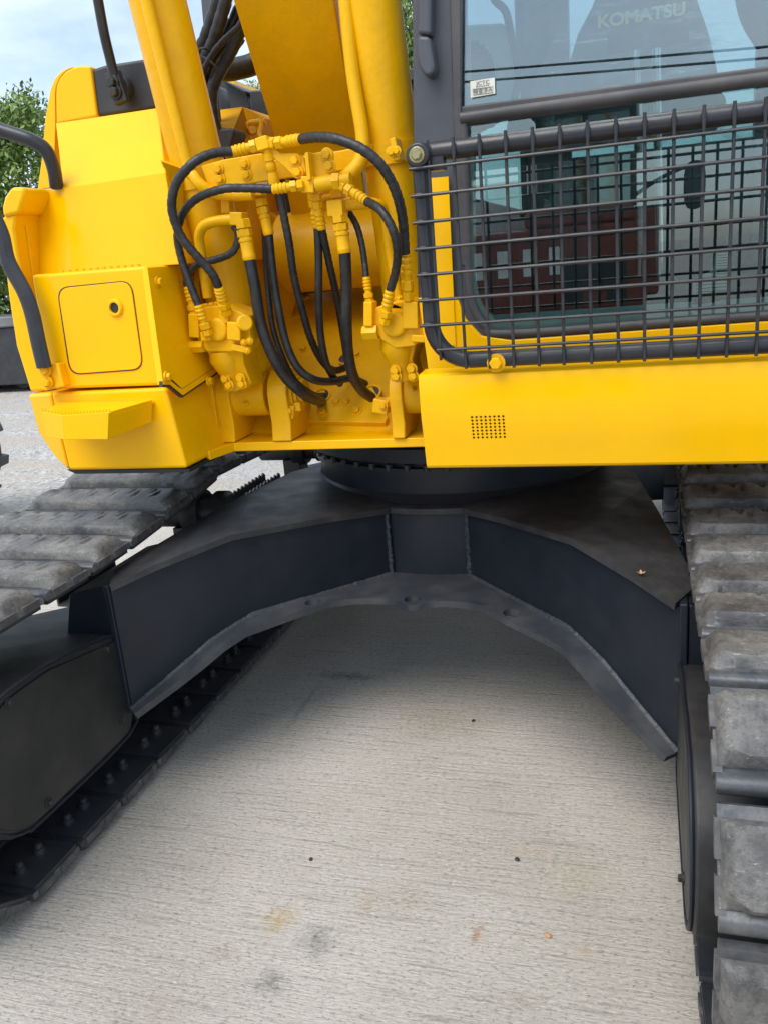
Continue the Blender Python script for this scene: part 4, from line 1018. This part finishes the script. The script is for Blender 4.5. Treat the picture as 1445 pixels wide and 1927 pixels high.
# ---------------- cab interior
st = empty('operator_seat', (.06, 3.3, 1.2), EX)
sb_pts = [(1052, 200), (1062, 140), (1085, 62), (1112, 10), (1140, -60), (1275, -80), (1310, -10), (1334, 60), (1350, 130), (1356, 200)]
m = MB(); m.prism([v for v in PY(sb_pts, 3.30)], (0, .13, 0)); m.build('seat_back', SEATM, st, bevel=.03, seg=4)
m = MB(); m.prism(PS([(1040, 205, 2.95), (1365, 165, 2.95), (1370, 225, 2.95), (1040, 262, 2.95)]), (0, .4, 0)); m.build('seat_cushion', SEATM, st, bevel=.03, seg=4)
m = MB(); m.box((.06, 3.2, 1.45), (.4, .42, .5)); m.build('seat_base', DARK, st, bevel=.02)
def armrest(pts, Y, r): m = MB(); m.tube(smoothpath(yy(pts, [Y, Y])), lambda i: r, 12); m.build('armrest', SEATM, st)
armrest([(1022, 62), (1000, 110), (970, 200)], 2.95, .035); armrest([(1012, 15), (1016, 40), (1000, 60)], 3.3, .035); armrest([(1405, -30), (1420, 30), (1450, 80)], 3.0, .04)
def text(body, loc, size, mat, parent, name, sx=1.0, tilt=0, bold=.0, ext=.001):
    cu = bpy.data.curves.new(name, 'FONT'); cu.body = body; cu.size = size; cu.extrude = ext; cu.offset = bold; cu.align_x = 'CENTER'; cu.align_y = 'CENTER'
    t = bpy.data.objects.new(name, cu); COL.objects.link(t)
    dg = bpy.context.evaluated_depsgraph_get(); me = bpy.data.meshes.new_from_object(t.evaluated_get(dg)); bpy.data.objects.remove(t)
    me.materials.clear(); me.materials.append(mat)
    o = inst(name, me, loc, parent); o.scale = (sx, 1, 1); o.rotation_euler = (rad(90), tilt, 0); return o
text('KOMATSU', P(1205, 30, 3.292), .052, RING, st, 'seat_lettering', 1.15, 0, .0016)
# right-hand console with air vent and grab tube
cs = empty('air_console', P(920, 150, 2.62), EX)
m = MB(); m.prism(rrect(PY([(866, 46), (955, 42), (976, 200), (868, 260)], 2.62), .025), (0, .08, 0)); m.build('console_panel', PALE, cs, bevel=.008)
vs_ = [(80, 904, 83), (90, 914, 91), (99, 921, 100), (107, 926, 108), (116, 930, 117), (125, 932, 126), (134, 933, 135), (144, 934, 145), (236, 932, 228), (246, 932, 238)]
for y0, x1, y1 in vs_:
    m = MB(); m.tube(PS([(886, y0+1, 2.618), (x1-3, y1-3, 2.618)]), .0055, 8, flat=.4, fax=AY); m.build('vent_slot', DARK, cs)
m = MB(); m.tube(smoothpath(PS([(920, -30, 2.6), (930, 0, 2.6), (950, 20, 2.6), (960, 60, 2.6), (972, 120, 2.6), (975, 150, 2.6), (967, 185, 2.6), (962, 230, 2.6)])), .0105, 10); m.build('grab_tube', DARK, cs)
m = MB(); m.prism(PY([(884, 153), (930, 146), (931, 176), (885, 184)], Yc+.004), (0, .002, 0)); stk = m.build('inspection_sticker', STICK, EX, smooth=False)
text('JCTC', P(908, 156, Yc+.0025), .014, GREYP, stk, 'sticker_print', 1.1, 0, 0, .0002)
m = MB(); 
for k in range(7): m.box(P(897+k*3.5, 163.5-k*.5, Yc+.0035), (.003, .0006, .002))
m.build('sticker_print', GREYP, stk)
text('検査済み', P(908, 171, Yc+.0025), .0125, GREYP, stk, 'sticker_print', 1.0, 0, 0, .0002)
m = MB(); fr4 = PY([(889, 168), (927, 163), (927, 174), (890, 179)], Yc+.0032); m.tube(fr4+[fr4[0]], .0006, 4); m.build('sticker_print', GREYP, stk)
# travel levers on chrome stalks
for pad, sa, sb2 in (([(1143, 82), (1172, 78), (1206, 72)], (1196, 84), (1203, 520)), ([(1222, 72), (1258, 66), (1294, 58)], (1236, 82), (1240, 520))):
    m = MB(); pts = smoothpath(PY(pad, 2.66)); m.tube(pts, .026, 12, flat=.6, fax=AY); lv = m.build('travel_lever', SEATM, EX)
    m = MB(); m.tube(smoothpath(PS([(sa[0], sa[1], 2.67), (sa[0]-2, 110, 2.67), (sb2[0]-4, 200, 2.68), (sb2[0], sb2[1], 2.70)])), .0115, 12); m.build('lever_stalk', CHROME, lv)
m = MB(); m.box((-.22, 2.75, 1.30), (.3, .35, .2)); m.box((.42, 2.8, 1.35), (.22, .5, .3)); m.build('floor_console', DARK, EX, bevel=.02)
m = MB(); m.lathe(P(980, 245, 2.6), P(1010, 235, 2.75), [(0, .03), (.02, .05), (.05, .055), (.09, .05), (.13, .03)], 14); m.build('control_knob', RUB, EX)
m = MB(); m.prism(PY([(1345, 470), (1372, 468), (1369, 545), (1302, 555), (1303, 532), (1312, 520), (1333, 512), (1342, 500)], Yc+.024), (0, .001, 0)); pp = m.build('paper_notice', WHITE, EX, smooth=False)
m = MB()
for k in range(9): m.box(P(1358, 475+k*5, Yc+.0232), (.024, .0006, .0022))
for k in range(5): m.box(P(1338, 522+k*6.5, Yc+.0232), (.075, .0006, .0022))
m.build('notice_print', GREYP, pp)
m = MB(); m.tube(smoothpath(PS([(1270, 610, 2.5), (1340, 560, 2.55), (1420, 505, 2.6), (1500, 470, 2.65)])), .02, 10); m.build('cable_loom', DARK, EX)

# ---------------- mesh guard over the lower window
gd = empty('window_guard', (-.1, 2.2, 1.6), EX)
ZT, ZBm, XG = 1.848, 1.338, -.525
m = MB(); path = [Vector((.75, Yp, ZT)), Vector((XG+.02, Yp, ZT))]
m.tube([Vector((.75, Yp, ZT)), Vector((XG-.012, Yp, ZT))], .0225, 16)
m.build('guard_top_tube', TUBE, gd)
pth = [Vector((XG, Yp, ZT+.012)), Vector((XG, Yp, 1.6)), Vector((XG, Yp, ZBm+.11))]
for k in range(1, 9):
    a = math.pi + k*math.pi/2/9; pth.append(Vector((XG+.10+.10*math.cos(a), Yp, ZBm+.10+.10*math.sin(a))))
pth += [Vector((XG+.10, Yp, ZBm)), Vector((.75, Yp, ZBm))]
m = MB(); m.tube(pth, .0215, 16); m.build('guard_side_tube', TUBE, gd)
for k in range(20):
    x = -.499+k*.0628
    b = MB(); zb_ = ZBm-.022 if x > -.40 else ZBm + .10 - math.sqrt(max(0, .0144-(x-(XG+.10))**2))
    lean = rnd.uniform(-.003, .003)
    b.tube([(x, Yp-.026, ZT+.024), (x, Yp-.026, ZT-.02), (x+lean*.5, Yp-.028, 1.6), (x+lean, Yp-.026, zb_)], .0041, 8); b.build('guard_bar', TUBE, gd)
    b = MB(); c = Vector((x, Yp-.022, ZT+.012)); b.lathe(c, c-AZ, [(0, .0042), (.006, .0068), (.024, .0068), (.032, .0042)], 8); b.build('weld_spot', TUBE, gd)
for k in range(8):
    z = 1.812-.0628*k
    x0 = XG-.022 if k < 7 else XG+.018
    b = MB(); b.tube([(x0, Yp-.036, z-.001), (-.1, Yp-.037+rnd.uniform(-.001, .001), z+rnd.uniform(-.002, .002)), (.75, Yp-.036, z+.001)], .0041, 8); b.build('guard_bar', TUBE, gd)
    if k < 7:
        b = MB(); c = Vector((XG-.008, Yp-.027, z)); b.lathe(c, c+AX, [(-.008, .0042), (-.003, .0072), (.010, .0072), (.018, .0042)], 8); b.build('weld_spot', TUBE, gd)
m = MB(); c = P(788, 293, Yp-.02); m.lathe(c+AY*.03, c-AY, [(0, .03), (.045, .03), (.05, .026)], 18); m.box(c+Vector((.03, .02, -.01)), (.06, .035, .055)); m.build('guard_lug', TUBE, gd, bevel=.004)
bolt(c-AY*.022, gd, .013, BOLTZ)
c = P(933, 683, Yp-.02); bolt(c, gd, .0165, BOLT)
m = MB(); m.lathe(c+AY*.02, c-AY, [(0, .022), (.018, .022), (.022, .017)], 18); m.build('bolt_boss', YELC, gd)

# ================================================================== OTHER THINGS
# crumpled film over the seat
m = MB()
def film_fn(u, v):
    x = 1035+u*400; y = -40+v*330
    p = P(x, y, 3.22-.25*v); q = Vector((u*4, v*11, 0)); return p + AY*(.03*noise.noise(q*1.6)+.015*noise.noise(q*4)) 
grid_sheet(m, film_fn, 40, 40)
tag(m.build('plastic_wrap', FILM), 'crumpled clear plastic film wrapped round the operator seat', 'plastic wrap')

# pebbles and the dry leaf
def pebble(px, py, r, label, mat=GREYP):
    c = PZ(px, py, 0); bm = bmesh.new(); bmesh.ops.create_icosphere(bm, subdivisions=2, radius=r)
    for v in bm.verts: v.co = Vector((v.co.x*1.3, v.co.y, v.co.z*.7))*(1+.35*noise.noise(v.co*60+Vector((px, 0, 0))))
    me = bpy.data.meshes.new('pebble'); bm.to_mesh(me); bm.free(); me.materials.append(mat)
    o = inst('pebble', me, c+AZ*r*.5, None); o.rotation_euler = (0, 0, px); tag(o, label, 'pebble', 'pebbles on the concrete')
pebble(1030, 1763, .0075, 'brown pebble on the concrete right of the rust stain', LEAFC)
pebble(1186, 1365, .009, 'dark pebble on the concrete under the right frame leg', DARK)
pebble(973, 1619, .006, 'tiny dark pebble on open concrete, above the rust stain', DARK)
pebble(586, 1618, .0055, 'tiny dark pebble on open concrete, left of the middle', DARK)
pebble(890, 1357, .006, 'tiny dark pebble in the shade under the excavator', DARK)
m = MB(); c = Vector(legpt(1, .862)+AZ*(webtop(.862)+.024))
for k in range(4):
    a = k*1.7; d = Vector((math.cos(a), math.sin(a), .3)); e = Vector((-math.sin(a), math.cos(a), .2))
    m.prism([c-e*.002, c+d*.006-e*.004, c+d*.011+AZ*.003, c+d*.006+e*.004, c+e*.002], (0, 0, .0012))
tag(m.build('dry_leaf', LEAFC), 'small dry brown leaf lying on the dark frame edge by the right track', 'leaf')

# background at the left: a dark parked trailer body and a chunky tyre
tr_ = empty('parked_trailer', (-10.3, 12.2, 0)); tag(tr_, 'dark steel trailer with a pale top rail, parked on the gravel at the left', 'trailer')
m = MB(); m.box((-11.4, 13.0, .60), (4.2, 1.8, .95)); m.build('trailer_body', DARK, tr_, bevel=.02)
m = MB(); m.box((-11.4, 12.1, 1.17), (4.3, .14, .16)); m.build('top_rail', GREYP if False else STEEL, tr_, bevel=.02)
m = MB(); m.box((-11.4, 13.2, 1.17), (4.0, .9, .16)); m.build('load_bed', CABG, tr_, bevel=.02)
m = MB(); m.box((-11.4, 13.0, .12), (3.9, .9, .12)); m.build('chassis', DARK, tr_, bevel=.01)
for dx in (-1.2, 0, 1.2):
    for dy in (-.55, .55):
        m = MB(); m.lathe((-11.4+dx, 13.0+dy-.12, .2), (-11.4+dx, 20, .2), [(0, .1), (0, .17), (.03, .2), (.21, .2), (.24, .17), (.24, .1)], 28); m.build('wheel', RUB, tr_)
m = MB(); tc_ = PZ(-105, 975, 0)+Vector((0, 0, .52))
axd = Vector((.25, -1, 0)).normalized(); sidev = axd.cross(AZ)
m.lathe(tc_-axd*.16, tc_+axd, [(0, .26), (0, .44), (.03, .5), (.29, .5), (.32, .44), (.32, .26), (.2, .24), (.1, .24)], 48, cap=False)
for k in range(26):
    a = 2*math.pi*k/26; d = sidev*math.cos(a)+AZ*math.sin(a); t_ = -sidev*math.sin(a)+AZ*math.cos(a)
    Rr = Matrix((t_, axd, d)).transposed(); m.box(tc_+d*.51+axd*(.08 if k % 2 else -.08), (.07, .17, .06), Rr)
tag(m.build('tyre', RUB, bevel=.006), 'black chunky treaded tyre standing at the left edge beside the left track', 'tyre')

# ------------------------------------------------------------------ trees and hedge
def crown_mesh(name, n, clumps, leaf, mat, seed, radii):
    rs = np.random.default_rng(seed)
    cl = rs.normal(size=(clumps, 3)); cl /= np.linalg.norm(cl, axis=1)[:, None]; cl *= (rs.uniform(.25, 1, size=(clumps, 1))**.6)
    rad_c = rs.uniform(.18, .36, clumps)
    k = rs.integers(0, clumps, n); d = rs.normal(size=(n, 3)); d /= np.linalg.norm(d, axis=1)[:, None]
    c = (cl[k] + d*rad_c[k][:, None]*rs.uniform(.5, 1.05, size=(n, 1)))*np.array(radii)
    u = rs.normal(size=(n, 3)); u /= np.linalg.norm(u, axis=1)[:, None]; w = np.cross(u, d); w /= np.linalg.norm(w, axis=1)[:, None]+1e-6
    s = leaf*rs.uniform(.6, 1.4, size=(n, 1))
    q = np.stack([c-u*s, c+w*s*.45, c+u*s, c-w*s*.45], 1).reshape(-1, 3)
    me = bpy.data.meshes.new(name); me.from_pydata(q.tolist(), [], np.arange(4*n).reshape(-1, 4).tolist()); me.materials.append(mat); return me
CR = [crown_mesh('crown', 26000, 90, .065, LEAF, 3, (2.2, 2.0, 2.4)), crown_mesh('crown', 26000, 100, .065, LEAF, 5, (2.4, 2.2, 2.0))]
def tree(loc, h, k, label, s=1.0, group=None, low=0):
    r_ = empty('tree', loc); tag(r_, label, 'tree', group)
    m = MB(); L_ = Vector(loc)
    m.tube(smoothpath([L_, L_+Vector((.05, .03, h*.3)), L_+Vector((-.06, .05, h*.62)), L_+Vector((0, 0, h*.95))], .3), lambda i: max(.03, .17*s*(1-i*.05)), 10)
    for q in range(6):
        a = q*1.05; st_ = L_+AZ*h*(.38+.07*q); m.tube(smoothpath([st_, st_+Vector((math.cos(a)*.6*s, math.sin(a)*.6*s, .5)), st_+Vector((math.cos(a)*1.3*s, math.sin(a)*1.3*s, .9))], .3), lambda i: max(.015, .06*s-.008*i), 7)
    m.build('trunk', BARK, r_)
    o = inst('crown', CR[k], L_+AZ*(h*.66+low), r_); o.scale = (s, s, s*h/5.2); o.rotation_euler = (0, 0, rnd.uniform(0, 6)); return r_
tree((-13.8, 17.5, 0), 5.4, 0, 'leafy green tree beyond the yard, topmost at the left edge', 1.0)
tree((-17.8, 17.8, 0), 4.6, 1, 'broad green tree at far left, half hidden by the handrail', 1.1)
tree((-4.45, 16.0, 0), 8.0, 1, 'tall dark green tree seen between the boom cylinder and the cab', .64)
tree((-9.6, 24.0, 0), 6.0, 0, 'distant tree whose top shows under the black intake hose', .9)
hg = MB()
hedge = bpy.data.meshes.new('hedge')
rs = np.random.default_rng(9); n = 9000
c = np.stack([rs.uniform(-26, -9, n), 19+rs.normal(0, .25, n), np.abs(rs.uniform(0, 1, n))**.8*2.5], 1)
d = rs.normal(size=(n, 3)); d /= np.linalg.norm(d, axis=1)[:, None]; u = rs.normal(size=(n, 3)); u /= np.linalg.norm(u, axis=1)[:, None]; s = rs.uniform(.06, .15, (n, 1))
hedge.from_pydata(np.stack([c-d*s, c+u*s*.6, c+d*s, c-u*s*.6], 1).reshape(-1, 3).tolist(), [], np.arange(4*n).reshape(-1, 4).tolist()); hedge.materials.append(LEAFD)
o = bpy.data.objects.new('hedge', hedge); COL.objects.link(o); tag(o, 'low dark hedge along the far edge of the yard behind the dark trailer', 'hedge')

# ------------------------------------------------------------------ what the cab glass mirrors: red machine and power cables behind the camera
rx = empty('red_excavator', (-1.2, -7.6, 0)); tag(rx, 'faded red excavator parked behind the photographer, mirrored in the lower cab window', 'excavator')
Yr = -7.0
def rp_(x0, x1, z0, z1, y0, y1, name, mat, bev=.03):
    m = MB(); m.box(((x0+x1)/2, (y0+y1)/2, (z0+z1)/2), (x1-x0, abs(y1-y0), z1-z0)); return m.build(name, mat, rx, bevel=bev)
rp_(-2.6, .05, .75, 1.85, -8.6, Yr, 'engine_housing', RED, .08); rp_(-1.5, -.1, 1.85, 2.05, -8.5, Yr-.05, 'hood', RED, .06)
rp_(-.25, .2, .9, 2.0, -8.4, Yr-.1, 'front_nose', RED, .05)
for k in range(4): rp_(-2.2+k*.34, -2.06+k*.34, 1.25, 1.6, Yr-.05, Yr+.01, 'white_louvre', WHITE, .005)
rp_(-1.0, -.2, .85, 1.35, Yr-.04, Yr+.012, 'grille', DARK, .005); rp_(-.75, -.45, .8, 1.0, Yr-.02, Yr+.03, 'lower_grille', RED, .005)
for x0, x1 in ((-1.35, -1.27), (-.75, -.68), (-.16, -.08)): rp_(x0, x1, 2.03, 3.2, Yr-.5, Yr-.42, 'cab_post', DARK, .005)
rp_(-1.62, -.62, 2.02, 2.8, -8.4, Yr-.55, 'cab_body', DARK, .03); rp_(-1.5, -1.15, 2.3, 2.7, Yr-.56, Yr-.53, 'cab_pane', WHITE, 0); rp_(-1.05, -.75, 2.25, 2.7, Yr-.56, Yr-.53, 'cab_pane', CABG, 0); rp_(-2.7, -1.65, 1.86, 2.6, -9.2, -8.7, 'counterweight', WHITE, .05)
rp_(-1.4, -.05, 3.2, 3.3, -8.6, Yr-.3, 'cab_roof', DARK, .03); rp_(-1.3, -.1, 2.05, 3.2, Yr-.46, Yr-.45, 'cab_window', GLASS, 0)
for yq in (-7.1, -8.5):
    m = MB(); m.lathe((-2.6, yq, .35), (-1, yq, .35), [(0, .3), (0, .35), (2.6, .35), (2.6, .3)], 20); m.build('track', RUB, rx)
m = MB(); mc = Vector((.62, Yr-.25, 2.2))
m.prism([mc+Vector((.13*math.copysign(abs(math.cos(a))**.7, math.cos(a)), 0, .29*math.copysign(abs(math.sin(a))**.6, math.sin(a)))) for a in np.linspace(0, 2*math.pi, 24, endpoint=False)], (0, -.08, 0)); m.build('side_mirror', DARK, rx, bevel=.01)
m = MB(); m.tube(smoothpath([Vector((-.12, Yr-.45, 2.15)), Vector((.2, Yr-.35, 2.32)), Vector((.5, Yr-.3, 2.42)), mc+Vector((-.05, -.05, .15))], .05), .025, 8); m.build('mirror_arm', DARK, rx)
for k, z in enumerate((5.08, 4.93)):
    m = MB(); m.tube([Vector((-14+28*t, -10, z+.08+.25*(2*t-1)**2-.2-.06*(28*t-14))) for t in np.linspace(0, 1, 24)], .02, 6)
    tag(m.build('overhead_cable', DARK), ['upper', 'lower'][k]+' black overhead cable mirrored across the windshield', 'cable', None)
for x in (-14, 14):
    m = MB(); m.lathe((x, -10, 0), (x, -10, 9), [(0, .14), (7, .10)], 12); m.box((x, -10, 5.1-.06*x), (.1, .5, .1)); m.box((x, -10, 4.8-.06*x), (.1, .5, .1)); tag(m.build('utility_pole', STEEL), 'concrete utility pole carrying the overhead cables, ' + ('left' if x < 0 else 'right')+' end', 'pole')
